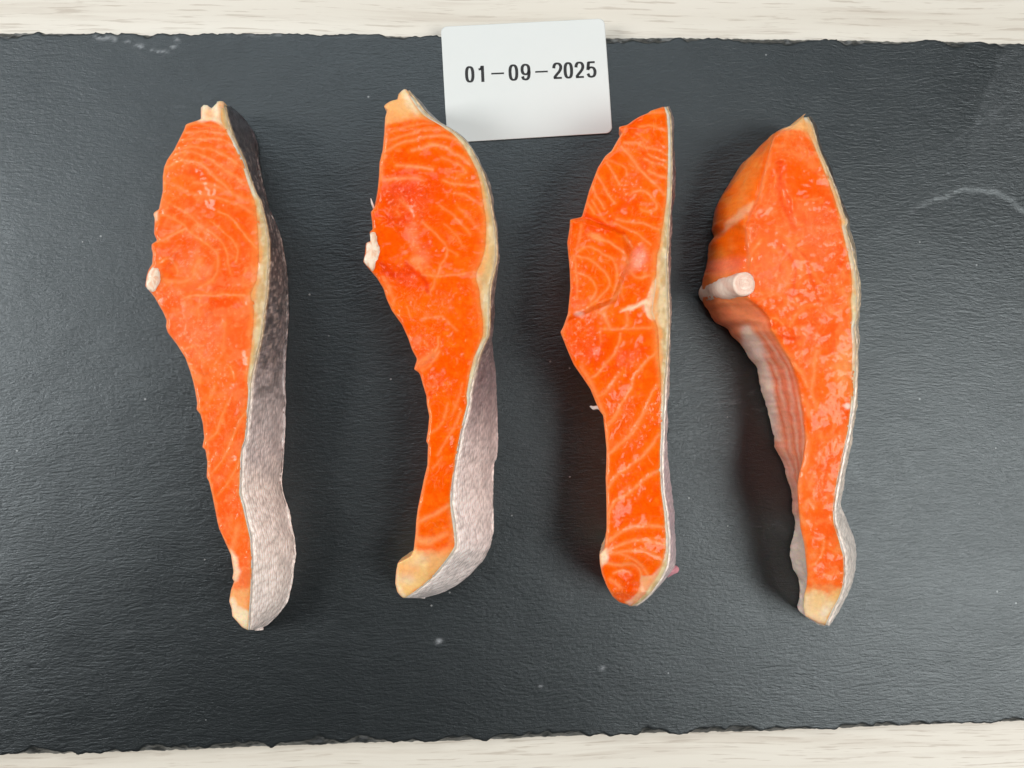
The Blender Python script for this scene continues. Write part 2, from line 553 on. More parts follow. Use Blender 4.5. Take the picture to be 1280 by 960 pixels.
# ------------------------------------------------------------------ date label
LZ = 0.00045
def build_label():
    cor = np.array([(551.0, 33.5), (755.5, 23.0), (765.5, 166.0), (559.0, 178.5)])
    r = 7.5
    out = []
    for i in range(4):
        p = cor[i]; a = cor[i - 1] - p; b = cor[(i + 1) % 4] - p
        a /= np.linalg.norm(a); b /= np.linalg.norm(b)
        c = p + (a + b) * r
        s = p + a * r - c; e = p + b * r - c
        for k in range(9):
            t = k / 8 * math.pi / 2
            out.append(c + s * math.cos(t) + e * math.sin(t))
    out = np.array(out)
    # radial grid so that the sheet can bow a little
    cen = cor.mean(0)
    rings = [1.0, 0.99, 0.97, 0.85, 0.7, 0.5, 0.3, 0.12]
    V = []; n = len(out)
    def zz(x, y):
        u = (x - 655) / 105; v = (y - 100) / 72
        return LZ + 0.00005 * u
    P0 = unproj(out[:, 0], out[:, 1], zz(out[:, 0], out[:, 1])); P0[:, 2] -= 0.00016
    V.append(P0)
    for s in rings:
        q = cen + (out - cen) * s
        V.append(unproj(q[:, 0], q[:, 1], zz(q[:, 0], q[:, 1])))
    V.append(unproj(cen[:1], cen[1:], zz(cen[:1], cen[1:])))
    V = np.vstack(V)
    Q = grid_quads(len(rings) + 1, n, True)
    base = len(rings) * n; c = len(V) - 1
    T = [(base + i, base + (i + 1) % n, c) for i in range(n)]
    e = empty('date_label', tuple(unproj(*cen, 0.0003)))
    V -= np.array(e.location)
    sheet = mesh_obj('paper_sheet', V, Q, M_PAPER, e, tris=T)
    tag(e, 'white rounded paper label printed with a black date, overhanging the slate edge', 'label')
    # --- printed characters, each stroke drawn with a broad nib
    def ell(cx, cy, rx, ry, a0, a1, n=26, p=2.35):
        o = []
        for k in range(n + 1):
            a = a0 + (a1 - a0) * k / n
            ca, sa = math.cos(a), math.sin(a)
            o.append((cx + rx * math.copysign(abs(ca) ** (2 / p), ca), cy + ry * math.copysign(abs(sa) ** (2 / p), sa)))
        return o
    pi = math.pi
    G = {'0': [ell(.5, .5, .39, .45, 0, 2 * pi, 40, 2.6)],
         '1': [[(.70, 0), (.70, .5), (.70, 1.0)], [(.16, .775), (.40, .80), (.56, .86), (.64, .97)]],
         '2': [spline([(.11, .66), (.16, .82), (.30, .93), (.50, .955), (.72, .92), (.86, .80), (.87, .66), (.78, .52), (.58, .37), (.32, .21), (.15, .07)], 4).tolist(), [(.06, .055), (.5, .055), (.96, .055)]],
         '5': [[(.90, .945), (.55, .945), (.20, .945)], [(.24, .97), (.18, .72), (.13, .47)], spline([(.14, .50), (.30, .60), (.52, .63), (.76, .57), (.88, .42), (.88, .26), (.76, .10), (.50, .045), (.26, .09), (.12, .25)], 4).tolist()],
         '9': [ell(.49, .66, .38, .295, 0, 2 * pi, 36, 2.4), spline([(.87, .62), (.88, .44), (.82, .20), (.66, .07), (.46, .045), (.24, .09), (.13, .24)], 5).tolist()],
         '-': [[(0, .5), (.5, .5), (1, .5)]]}
    chars = [('0', 284, 330), ('1', 352, 393), ('-', 430, 503), ('0', 532, 581), ('9', 601, 652), ('-', 681, 753), ('2', 782, 834), ('0', 847, 894), ('2', 909, 960), ('5', 975, 1028)]
    V = []; Q = []
    k = 1280 / 280.0
    for ch, x0, x1 in chars:
        h = 92.0
        for st in G[ch]:
            st = np.array(st, float)
            X = x0 + st[:, 0] * (x1 - x0)
            Yb = 471 - 0.0405 * (X - 300)
            Yz = Yb - st[:, 1] * h
            if ch == '-':
                Yz = Yb - 0.485 * h
            X = X + (st[:, 1] - .5) * h * -0.04
            tx = np.gradient(X); ty = np.gradient(Yz)
            L = np.hypot(tx, ty); nx, ny = -ty / L, tx / L
            wx, wy = (8.6, 5.6) if ch != '-' else (4.6, 4.6)
            hw = np.hypot(wx * nx, wy * ny)
            closed = np.hypot(X[0] - X[-1], Yz[0] - Yz[-1]) < 0.5
            for sgn in (1, -1):
                pass
            b = len(V)
            for i in range(len(X)):
                if closed and i == len(X) - 1:
                    V.append(V[b]); V.append(V[b + 1]); continue
                for sgn in (1, -1):
                    a = X[i] + sgn * nx[i] * hw[i]; c_ = Yz[i] + sgn * ny[i] * hw[i]
                    a = 520 + a / k; c_ = c_ / k
                    V.append(unproj(a, c_, float(zz(a, c_)) + 0.00005))
            for i in range(len(X) - 1):
                q = b + 2 * i
                Q.append((q, q + 2, q + 3, q + 1))
    V = np.array(V) - np.array(e.location)
    # tiny different heights so crossing strokes never share a plane
    ink = mesh_obj('printed_date', V, Q, M_INK, e, sm=False)
    ink['label'] = 'black printed date 01-09-2025'


build_label()

# ------------------------------------------------------------------ salmon portions
def Z(x0, y0, pts, k=6.4):
    """outline points read off an enlarged view of the photograph -> photo pixels"""
    return [(x0 + x / k, y0 + y / k) for x, y in pts]


def curve(parts, ys, sig=1.0):
    p = np.array(sum(parts, []), float)
    p = p[np.argsort(p[:, 1], kind='stable')]
    y = np.maximum.accumulate(p[:, 1] + np.arange(len(p)) * 1e-4)
    v = np.interp(ys, y, p[:, 0])
    if sig > 0:
        k = np.exp(-0.5 * (np.arange(-4, 5) / sig) ** 2); k /= k.sum()
        v = np.convolve(np.pad(v, 4, mode='edge'), k, mode='valid')
    return v


C_DEEP, C_MID, C_LIGHT = lin((248, 80, 0)), lin((255, 92, 0)), lin((255, 117, 18))
C_SEPTA = lin((255, 146, 86))
C_CREAM, C_YELLOW, C_WHITE = lin((246, 226, 192)), lin((246, 204, 136)), lin((246, 228, 214))
C_RED, C_PINK, C_PEACH = lin((228, 58, 4)), lin((250, 140, 92)), lin((250, 166, 100))
NAMED = dict(cream=C_CREAM, yellow=C_YELLOW, white=C_WHITE, red=C_RED, pink=C_PINK, peach=C_PEACH, septa=C_SEPTA, deep=C_DEEP, mid=C_MID, light=C_LIGHT)


def mixc(a, b, f):
    return a + (b - a) * f[..., None]


def patch_mask(px, py, p, seed):
    wx = (fbm(px / 14, py / 14, seed + 3, 3) - .5) * p.get('wob', 7)
    wy = (fbm(px / 14 + 40, py / 14, seed + 4, 3) - .5) * p.get('wob', 7)
    x = px + wx; y = py + wy
    s = p.get('soft', 4)
    if 'e' in p:
        cx, cy, rx, ry, rot = p['e']
        c, s_ = math.cos(math.radians(rot)), math.sin(math.radians(rot))
        u = ((x - cx) * c + (y - cy) * s_) / rx; v = (-(x - cx) * s_ + (y - cy) * c) / ry
        d = (np.hypot(u, v) - 1) * min(rx, ry)
    else:
        poly = [tuple(q) for q in p['p']]
        d = poly_dist(x, y, poly + [poly[0]]) * np.where(inside(x, y, poly), -1, 1)
    return smooth(s, -s, d) * p.get('a', 1.0)


def flesh_colour(px, py, S, wall=False):
    sd = S['seed']
    n1 = fbm(px / 46, py / 46, sd, 3); n2 = fbm(px / 13, py / 13, sd + 50, 3); n3 = fbm(px / 4.2, py / 4.2, sd + 90, 3)
    tone = S.get('tone', 0.0)
    c = mixc(np.broadcast_to(C_DEEP, px.shape + (3,)), lin(S['midc']) if 'midc' in S else C_MID, smooth(.15, .48, n1 + (n3 - .5) * .2))
    c = mixc(c, lin(S['lightc']) if 'lightc' in S else C_LIGHT, np.clip(smooth(.50, .78, n2 + tone) * .5 + smooth(.58, .8, n3) * .35 + tone, 0, 1))
    for p in S['under']:
        c = mixc(c, NAMED[p['c']], patch_mask(px, py, p, sd))
    jx = (fbm(px / 11, py / 11, sd + 7, 3) - .5) * 2.4; jy = (fbm(px / 11, py / 11, sd + 8, 3) - .5) * 2.4
    g = np.zeros(px.shape); halo = np.zeros(px.shape)
    for (pts, w, a) in S['lines']:
        sp = spline(pts, 5)
        bb = (px > sp[:, 0].min() - 12) & (px < sp[:, 0].max() + 12) & (py > sp[:, 1].min() - 12) & (py < sp[:, 1].max() + 12)
        if not bb.any():
            continue
        x, y = px[bb] + jx[bb], py[bb] + jy[bb]
        d = poly_dist(x, y, sp); w = w * 1.25
        fade = 0.7 + 0.5 * fbm(px[bb] / 9, py[bb] / 9, sd + 21, 2)
        g[bb] = np.maximum(g[bb], np.clip(a * fade, 0, 1) * 0.9 * np.exp(-(d / w) ** 2))
        halo[bb] = np.maximum(halo[bb], a * np.exp(-(d / (3.2 * w)) ** 2))
    wx = px + (fbm(px / 16, py / 16, sd + 61, 2) - .5) * 26; wy = py + (fbm(px / 16, py / 16, sd + 62, 2) - .5) * 26
    rid = 1 - np.abs(2 * vnoise(wx / 8.5, wy / 6.5, sd + 63) - 1)
    rid2 = 1 - np.abs(2 * vnoise(wx / 4.0, wy / 3.4, sd + 64) - 1)
    reg = smooth(.36, .66, fbm(px / 30, py / 30, sd + 65, 2))
    vein = np.clip(smooth(.84, 1.0, rid) * .6 * reg + smooth(.86, 1.0, rid2) * .35 * reg, 0, 1) * S.get('vein', .75)
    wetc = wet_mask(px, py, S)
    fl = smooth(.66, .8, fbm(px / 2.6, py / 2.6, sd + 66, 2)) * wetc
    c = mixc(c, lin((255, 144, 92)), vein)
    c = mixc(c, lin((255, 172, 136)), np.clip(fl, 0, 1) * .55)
    c = mixc(c, lin((255, 122, 20)), np.clip(halo, 0, 1) * .5)
    c = mixc(c, C_SEPTA, np.clip(g, 0, 1))
    for (pts, w, a) in S.get('dark', []):
        d = poly_dist(px + jx * 1.6, py + jy * 1.6, spline(pts, 5))
        c = mixc(c, C_RED, a * np.exp(-(d / w) ** 2))
    for p in S['over']:
        c = mixc(c, NAMED[p['c']], patch_mask(px, py, p, sd))
    c = c * (1 + (n3[..., None] - .5) * .10)
    return c, g


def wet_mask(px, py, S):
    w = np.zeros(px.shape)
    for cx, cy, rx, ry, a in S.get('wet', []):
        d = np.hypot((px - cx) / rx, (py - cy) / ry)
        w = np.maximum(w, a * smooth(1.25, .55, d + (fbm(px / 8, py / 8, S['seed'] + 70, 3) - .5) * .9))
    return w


def resample_loopwise(P, n):
    return P


def build_salmon(S):
    sd = S['seed']
    y0, y1 = S['y']
    ys = np.arange(y0, y1 + 0.01, 1.0)
    NR = len(ys)
    L = curve(S['L'], ys, 0.8); R = curve(S['R'], ys, 1.4); BR = curve(S['BR'], ys, 1.4); F = curve(S['F'], ys, 1.6)
    R = np.maximum(R, L + 1.0)
    F = R - (R - F) * 0.82; F = np.minimum(F, R - 1.6); F = np.maximum(F, L + (R - L) * 0.35)
    BR = np.maximum(BR, R + 0.3)
    Hh = np.interp(ys, *np.array(S['H'], float).T) / 1000.0
    zBR = np.interp(ys, *np.array(S['zBR'], float).T) / 1000.0
    zBR = np.minimum(zBR, Hh - 0.002)
    dT = np.array(S.get('dyT', [(0, 0), (1, 0)]), float)

    def relief(px, py):
        ru = S.get('ru', 1.0)
        r = (fbm(px / 40, py / 40, sd + 30, 2) - .5) * 0.0018 + (fbm(px / 13, py / 13, sd + 31, 2) - .5) * 0.0006 * ru
        r += (fbm(px / 3.6, py / 3.6, sd + 32, 2) - .5) * 0.00011 * ru
        for b in S.get('relief', []):
            r += patch_mask(px, py, b, sd + 2) * b['h'] / 1000.0
        return r

    def top_point(x, y, dedgeL):
        ut = np.clip((x - L[:, None]) / (R - L)[:, None], 0, 1)
        yy = y + np.interp(ut, dT[:, 0], dT[:, 1]) * np.exp(-((ys - y0) / 9.0) ** 2)[:, None]
        rr = S.get('bevel', 5.0)
        q = np.clip(1 - dedgeL / rr, 0, 1)
        drop = S.get('drop', 1.1) / 1000 * (1 - np.sqrt(1 - np.minimum(q, 0.999) ** 2))
        endd = np.minimum((ys - y0), (y1 - ys)) / 6.0
        drop = drop + 0.0009 * np.clip(1 - endd, 0, 1)[:, None] ** 2
        z = Hh[:, None] + relief(x, yy) - drop
        _, g = (None, None)
        return x, yy, z

    Y = ys[:, None]
    # ---- flesh top
    nf = 112
    u = np.linspace(0, 1, nf) ** 1.08
    Xf = L[:, None] + (F - L)[:, None] * u[None, :]
    xf, yf, zf = top_point(Xf, Y + 0 * Xf, Xf - L[:, None])
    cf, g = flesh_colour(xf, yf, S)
    zf = zf - g * 0.00010
    soft = np.clip((R - F) * 0.6, 1.5, 7.0)[:, None]
    cf = mixc(cf, lin((254, 150, 78)), 0.62 * np.exp(-((F[:, None] - Xf) / soft) ** 2) * (0.6 + 0.8 * fbm(Xf / 6, yf / 9, sd + 44, 2)) * .9)
    el = np.exp(-((Xf - L[:, None]) / 2.0) ** 2) * S.get('edge', .55)
    cf = mixc(cf, lin((255, 156, 104)), el * (0.4 + fbm(Xf / 5, yf / 7, sd + 45, 2)))
    Pf = unproj(xf, yf, zf)
    # ---- left wall
    nw = 16
    tw = np.linspace(0, 1, nw + 1)[1:]
    E = Pf[:, 0]
    if 'BL' in S:
        BL = np.minimum(curve(S['BL'], ys, 1.8), L)
        zBL = np.interp(ys, *np.array(S['zBL'], float).T) / 1000.0
        B = unproj(BL, ys, np.minimum(zBL, E[:, 2] * .6))
        conv = np.interp(ys, *np.array(S['conv'], float).T)
    else:
        B = E.copy(); B[:, 0] += S.get('inset', 1.5) / 1000.0; B[:, 2] = 0.0002
        mid = (Pf[:, 0] + Pf[:, -1]) / 2
        B[:, 0] = np.minimum(B[:, 0], np.maximum(mid[:, 0], E[:, 0]))
    Wl = E[:, None] + (B - E)[:, None] * tw[None, :, None]
    if 'BL' in S:
        tq = np.clip(tw / 0.72, 0, 1); t2 = np.clip((tw - 0.72) / 0.28, 0, 1)
        fx = (1 - conv)[:, None] * tq + conv[:, None] * np.sin(tq * np.pi / 2)
        fz = (1 - conv)[:, None] * tq + conv[:, None] * (1 - np.cos(tq * np.pi / 2))
        Wl[..., 0] = E[:, None, 0] + (B - E)[:, None, 0] * fx + 0.0012 * t2[None, :] ** 2
        Wl[..., 1] = E[:, None, 1] + (B - E)[:, None, 1] * fx
        Wl[..., 2] = E[:, None, 2] + (B - E)[:, None, 2] * fz
        Wl[..., 2] = Wl[..., 2] * (1 - t2[None, :]) + 0.0002 * t2[None, :]
    amp = S.get('bulgeL', 0.6) / 1000.0
    Wl[..., 0] -= np.sin(tw * np.pi)[None, :] * amp
    nz = fbm(ys[:, None] / 9 + 0 * tw, tw[None, :] * 7 + 0 * Y, sd + 60, 3) - .5
    Wl[..., 0] += nz * 0.0011 * np.sin(tw * np.pi * .95)[None, :]
    # ---- fat and right wall
    nt_ = 12
    Ft = unproj(F, yf[:, -1], zf[:, -1])
    wv = np.linspace(0, 1, nt_)
    Xa = F[:, None] + (R - F)[:, None] * wv[None, :]
    xa, ya, za = top_point(Xa, Y + 0 * Xa, Xa - L[:, None])
    za = za - 0.00035 * wv[None, :] ** 3
    Pa = unproj(xa, ya, za)
    Rt = Pa[:, -1]
    Sx = unproj(BR, ya[:, -1], zBR)
    ns = 16
    ts = np.linspace(0, 1, ns + 1)[1:]
    Wr = Rt[:, None] + (Sx - Rt)[:, None] * ts[None, :, None]
    bul = np.interp(ys, *np.array(S.get('bulge', [(0, .5)]), float).T) / 1000.0
    Wr[..., 0] += np.sin(ts * np.pi)[None, :] * bul[:, None]
    Bs = Sx.copy(); Bs[:, 2] = 0.0002
    tuck = np.interp(ys, *np.array(S.get('tuck', [(0, .8)]), float).T) / 1000.0
    Bs[:, 0] -= tuck * np.clip(zBR / 0.01, 0.15, 1.6)
    # the base never runs left of the left wall
    Bs[:, 0] = np.maximum(Bs[:, 0], Wl[:, -1, 0] + 0.0006)
    nb = 8
    tb = np.linspace(0, 1, nb + 1)[1:]
    Wb = Sx[:, None] + (Bs - Sx)[:, None] * tb[None, :, None]
    Wb[..., 0] += np.sin(tb * np.pi)[None, :] * 0.0004
    wall = np.concatenate([Rt[:, None], Wr, Wb], 1)          # right wall from rim to base
    # cross-section outward normal (x,z plane)
    dxz = np.gradient(wall[..., [0, 2]], axis=1)
    nn = np.stack([-dxz[..., 1], dxz[..., 0]], -1)
    nn /= np.linalg.norm(nn, axis=-1, keepdims=True) + 1e-9
    k5 = np.ones(5) / 5

    def endcaps(P, tab):
        """close both ends: walls falling from the first and last cross-section to the slate"""
        pre = []; post = []
        for f, o in ((0.02, -0.5), (0.10, 0.1), (0.35, 0.55), (0.65, 0.6), (0.9, 0.3)):
            a = P[0].copy(); a[:, 2] = 0.0002 + (a[:, 2] - 0.0002) * f; a[:, 1] += o / 1000 * .3; pre.append(a)
            b = P[-1].copy(); b[:, 2] = 0.0002 + (b[:, 2] - 0.0002) * f; b[:, 1] -= o / 1000 * .5; post.append(b)
        ext = np.concatenate([np.array(pre), P, np.array(post[::-1])], 0)
        tabs = [np.concatenate([np.repeat(t[:1], 5, 0), t, np.repeat(t[-1:], 5, 0)], 0) for t in tab]
        return (ext, *tabs)

    root = empty('salmon_portion', tuple(np.append(Wl[:, -1, :2].mean(0) * .5 + Bs[:, :2].mean(0) * .5, 0.0)))
    loc = np.array(root.location)
    tag(root, S['label'], 'salmon', 'raw salmon portions laid side by side on the slate')

    # flesh loop: left base .. left edge .. top .. fat boundary .. down .. base
    gap = np.clip((Pa[:, -1, 0] - Pa[:, 0, 0]) * .7, 0.0001, 0.0010)
    U1 = Pf[:, -1].copy(); U1[:, 0] += gap * .5; U1[:, 2] -= gap * 0.10
    U2 = Pf[:, -1].copy(); U2[:, 0] += gap; U2[:, 2] -= gap * 0.35
    down = np.array([0.05, 0.2, 0.5, 0.8])
    Fb = U2.copy(); Fb[:, 2] = 0.0004
    Fb[:, 0] = np.clip(Fb[:, 0], Wl[:, -1, 0] + 0.0004, np.maximum(Bs[:, 0] - 0.0002, Wl[:, -1, 0] + 0.0005))
    Dn = np.concatenate([U1[:, None], U2[:, None], U2[:, None] + (Fb - U2)[:, None] * np.append(down, 1.0)[None, :, None]], 1)
    bm = np.linspace(0, 1, 5)[1:-1]
    Bt = Fb[:, None] + (Wl[:, -1] - Fb)[:, None] * bm[None, :, None]
    loop = np.concatenate([Wl[:, ::-1], Pf, Dn, Bt], 1)
    wpx, wpy = proj(Wl)
    if 'wallcol' in S:
        wc = S['wallcol'](wpx, wpy, np.broadcast_to(tw[None, :], wpx.shape), ys[:, None] + 0 * wpx, sd)
    else:
        wc, _ = flesh_colour(wpx, np.broadcast_to(Y, wpx.shape), S)
        stri = fbm(ys[:, None] / 3 + 0 * wpx, tw[None, :] * 2 + 0 * wpx, sd + 71, 2)
        wc = mixc(wc, C_PEACH, smooth(.5, .75, stri) * .5)
        wc = mixc(wc, cf[:, :1] + 0 * wc, np.broadcast_to(np.clip(1 - tw * 3, 0, 1)[None, :], wpx.shape))
    wc = np.concatenate([wc, np.full(wc.shape[:2] + (1,), .15)], -1)
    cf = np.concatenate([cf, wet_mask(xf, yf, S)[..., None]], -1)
    cols = np.concatenate([wc[:, ::-1], cf, np.repeat(cf[:, -1:], len(down) + 3, 1), np.repeat(cf[:, :1], len(bm), 1)], 1)
    ext, ec = endcaps(loop, [cols])
    nr, nc = ext.shape[:2]
    mesh_obj('flesh', ext.reshape(-1, 3) - loc, grid_quads(nr, nc, True)[:, ::-1], M_FLESH, root, cols=ec.reshape(-1, 4))

    # fat layer loop: overlaps 0.25 mm into the flesh, sunk a hair
    rowstep = np.clip(Pf[:, -1, 0] - Pf[:, 0, 0], 0.0002, 0.0011)
    Pi = np.stack([Pa[:, 0], Pa[:, 0]], 1)
    Pi[:, 0, 0] -= rowstep; Pi[:, 0, 2] -= rowstep * .60
    Pi[:, 1, 0] -= rowstep * .5; Pi[:, 1, 2] -= rowstep * .24
    bk = Fb.copy(); bk[:, 0] -= 0.0002
    dn = Pi[:, :1] + (bk[:, None] - Pi[:, :1]) * np.array([1.0, .66, .33, .08])[None, :, None]
    lf = np.concatenate([Pi, Pa, Wr, Wb, dn], 1)
    cfat, _ = flesh_colour(xa, ya, S)
    n2 = fbm(xa / 9, ya / 16, sd + 41, 3)
    fatc = mixc(np.broadcast_to(lin(S.get('fat', (208, 174, 124))), xa.shape + (3,)), lin((228, 202, 160)), smooth(.4, .7, n2))
    fatc = mixc(fatc, C_WHITE, smooth(0.72, 1.0, np.broadcast_to(wv[None, :], xa.shape)) * .3)
    wide = smooth(1.5, 7, R - F)[:, None]
    fatc = mixc(fatc, C_PEACH, (1 - smooth(0.0, 0.55, np.broadcast_to(wv[None, :], xa.shape) + (n2 - .5) * .5)) * (0.35 + 0.62 * wide))
    fatc = mixc(fatc, cfat, np.broadcast_to(smooth(.10, 0, wv)[None, :] * .8, xa.shape))
    fatc = mixc(fatc, C_WHITE, (1 - wide) * .7 * np.ones_like(xa))
    for p in S.get('fatover', []):
        fatc = mixc(fatc, NAMED[p['c']], patch_mask(xa, ya, p, sd))
    nwall = Wr.shape[1] + Wb.shape[1]
    cw = np.concatenate([fatc[:, :1], fatc[:, :1], fatc, np.repeat(fatc[:, -1:], nwall, 1), np.repeat(fatc[:, :1], 4, 1)], 1)
    ext, ec = endcaps(lf, [cw])
    nr, nc = ext.shape[:2]
    fo = mesh_obj('fat_layer', ext.reshape(-1, 3) - loc, grid_quads(nr, nc, True)[:, ::-1], M_FAT, root, cols=ec.reshape(-1, 3))
    fo['label'] = 'pale cream fat layer under the skin'

    # skin: a half-millimetre shell over the right wall, with a slightly ragged pale rim
    off = np.full(wall.shape[:2], 0.00045)
    off += (fbm(ys[:, None] / 2.5 + 0 * wall[..., 0], np.arange(wall.shape[1])[None, :] / 2 + 0 * wall[..., 0], sd + 81, 2) - .5) * 0.00022
    off += (fbm(ys[:, None] / 22 + 0 * wall[..., 0], np.arange(wall.shape[1])[None, :] / 7 + 0 * wall[..., 0], sd + 82, 2) - .5) * 0.0010 * np.sin(np.linspace(0, np.pi, wall.shape[1]))[None, :]
    off = np.maximum(off, 0.00015)
    outer = wall.copy()
    outer[..., 0] += nn[..., 0] * off; outer[..., 2] += nn[..., 1] * off
    outer[:, 0, 2] = wall[:, 0, 2] - 0.00005
    outer[:, 0, 0] = wall[:, 0, 0] + 0.00025
    inner = wall.copy(); inner[..., 0] += nn[..., 0] * 0.00004; inner[..., 2] += nn[..., 1] * 0.00004
    outer[..., 2] = np.maximum(outer[..., 2], 0.00025); inner[..., 2] = np.maximum(inner[..., 2], 0.0003)
    inner[:, 0, 2] -= 0.0001
    ls = np.concatenate([inner[:, ::-1], outer], 1)
    arc = np.concatenate([np.zeros((NR, 1)), np.cumsum(np.linalg.norm(np.diff(wall, axis=1), axis=-1), 1)], 1) * 1000
    along = np.concatenate([[0], np.cumsum(np.linalg.norm(np.diff(wall[:, 6], axis=0), axis=-1))]) * 1000
    spx, spy = proj(outer)
    sc = S['skincol'](spx, spy, arc, ys[:, None] + 0 * spx, sd)
    uvs = np.stack([arc + 0 * arc, along[:, None] + 0 * arc], -1)
    rim = np.clip(1 - arc / np.interp(ys, *np.array(S.get('rimw', [(0, .5)]), float).T)[:, None], 0, 1)
    rimc = mixc(np.broadcast_to(lin((190, 162, 124)), sc.shape), C_WHITE, smooth(*S.get('white', (430, 520)), ys[:, None] + 0 * spx))
    sc = mixc(sc, rimc, smooth(0.0, .6, rim))
    uv2 = np.concatenate([uvs[:, ::-1], uvs], 1)
    sc2 = np.concatenate([rimc * .9, sc], 1)
    ext, ec, eu = endcaps(ls, [sc2, uv2])
    nr, nc = ext.shape[:2]
    so = mesh_obj('skin', ext.reshape(-1, 3) - loc, grid_quads(nr, nc, True)[:, ::-1], M_SKIN, root, cols=ec.reshape(-1, 3), uv=eu.reshape(-1, 2))
    so['label'] = S['skinlabel']
    return root, loc


def skin_fn(stops, band=None):
    yk = [s[0] for s in stops]
    ck = np.array([lin(s[1]) for s in stops])

    def fn(px, py, arc, y, sd):
        w = y + (fbm(arc / 3, y / 18, sd + 5, 3) - .5) * 40
        c = np.stack([np.interp(w, yk, ck[:, i]) for i in range(3)], -1)
        st = fbm(arc / 5, y / 7.5, sd + 6, 3)
        if band:
            m = smooth(band[0], band[0] + 40, y) * smooth(band[1], band[1] - 40, y)
            c = c * (1 - (m * smooth(.42, .62, st) * band[2])[..., None])
        mot = smooth(.3, .7, fbm(arc / 0.5 + y / 22, y / 7, sd + 9, 3))
        dk = smooth(520, 380, y)
        sk = smooth(.52, .74, fbm(arc / .42 + y / 30, y / 6, sd + 19, 2)) * smooth(520, 420, y) * smooth(150, 260, y)
        c = mixc(c, lin((168, 156, 148)), sk * .8)
        c = c * (0.88 - .25 * dk + (0.26 + .55 * dk) * mot)[..., None]
        return c
    return fn


def chunk(name, poly, ztop, zbot, mat, parent, loc, cfun, lean=(0, 0), dome=0.0006, seed=0, nring=7):
    """a solid lump: rounded cap traced from its outline, sides dropping to zbot"""
    p = spline(list(poly) + [poly[0]], 5)[:-1]
    p = np.array(p); n = len(p); c = p.mean(0)
    V = []; K = []
    fr = [0.92, 0.97, 1.0, 1.0, 0.99, 0.95, 0.86, 0.7, 0.5, 0.28]
    zz = [0, .25, .55, .8, .93, .975, 1.0, 1.03, 1.05, 1.06]
    for f, h in zip(fr, zz):
        q = c + (p - c) * f
        hz = min(h, 1.0)
        z = zbot + (ztop - zbot) * hz + (h - hz) / 0.06 * dome
        P = unproj(q[:, 0], q[:, 1], np.full(n, ztop))
        P[:, 2] = z
        P[:, 0] += lean[0] * (1 - hz); P[:, 1] += lean[1] * (1 - hz)
        P += ((fbm(q[:, 0] / 3, q[:, 1] / 3 + h * 9, seed, 3) - .5) * 0.0003)[:, None] * np.array([1, 1, .7])
        V.append(P); K.append(cfun(q[:, 0], q[:, 1], h))
    top = V[-1].mean(0); top[2] += dome * .05
    V.append(top[None]); K.append(cfun(c[:1], c[1:], 1.0))
    V = np.vstack(V); K = np.vstack(K)
    b = (len(fr) - 1) * n
    T = [(b + i, b + (i + 1) % n, len(V) - 1) for i in range(n)]
    Q = grid_quads(len(fr), n, True)
    # orientation: outward
    return mesh_obj(name, V - loc, Q[:, ::-1], mat, parent, cols=K, tris=np.array(T)[:, ::-1])


def tube(name, pts, rad, mat, parent, loc, col, seg=10, seed=0, cap=True):
    p = np.array(pts, float); n = len(p)
    r = np.interp(np.linspace(0, 1, n), np.linspace(0, 1, len(rad)), rad)
    V = []
    T = np.gradient(p, axis=0); T /= np.linalg.norm(T, axis=1)[:, None]
    ref = np.array([0.3, 0.2, 0.93]) if abs(T[0, 2]) < .8 else np.array([0, 1, 0.])
    for i in range(n):
        a = np.cross(T[i], ref); a /= np.linalg.norm(a); b = np.cross(a, T[i])
        for k in range(seg):
            t = 2 * math.pi * k / seg
            V.append(p[i] + (a * math.cos(t) + b * math.sin(t)) * r[i])
    V += [p[0], p[-1]]
    Q = grid_quads(n, seg, True)
    Tt = [((k + 1) % seg, k, n * seg) for k in range(seg)] + [((n - 1) * seg + k, (n - 1) * seg + (k + 1) % seg, n * seg + 1) for k in range(seg)]
    cols = np.broadcast_to(np.asarray(col), (len(V), 3)) if np.ndim(col) == 1 else col
    return mesh_obj(name, np.array(V) - loc, Q, mat, parent, cols=np.array(cols), tris=Tt)


def bone_col(px, py, h):
    n = fbm(px / 4, py / 4 + h * 5, 5, 3)
    return mixc(np.broadcast_to(lin((246, 224, 202)), px.shape + (3,)), lin((236, 190, 160)), smooth(.45, .7, n))


T = 1.5   # usual width of a muscle seam in pixels

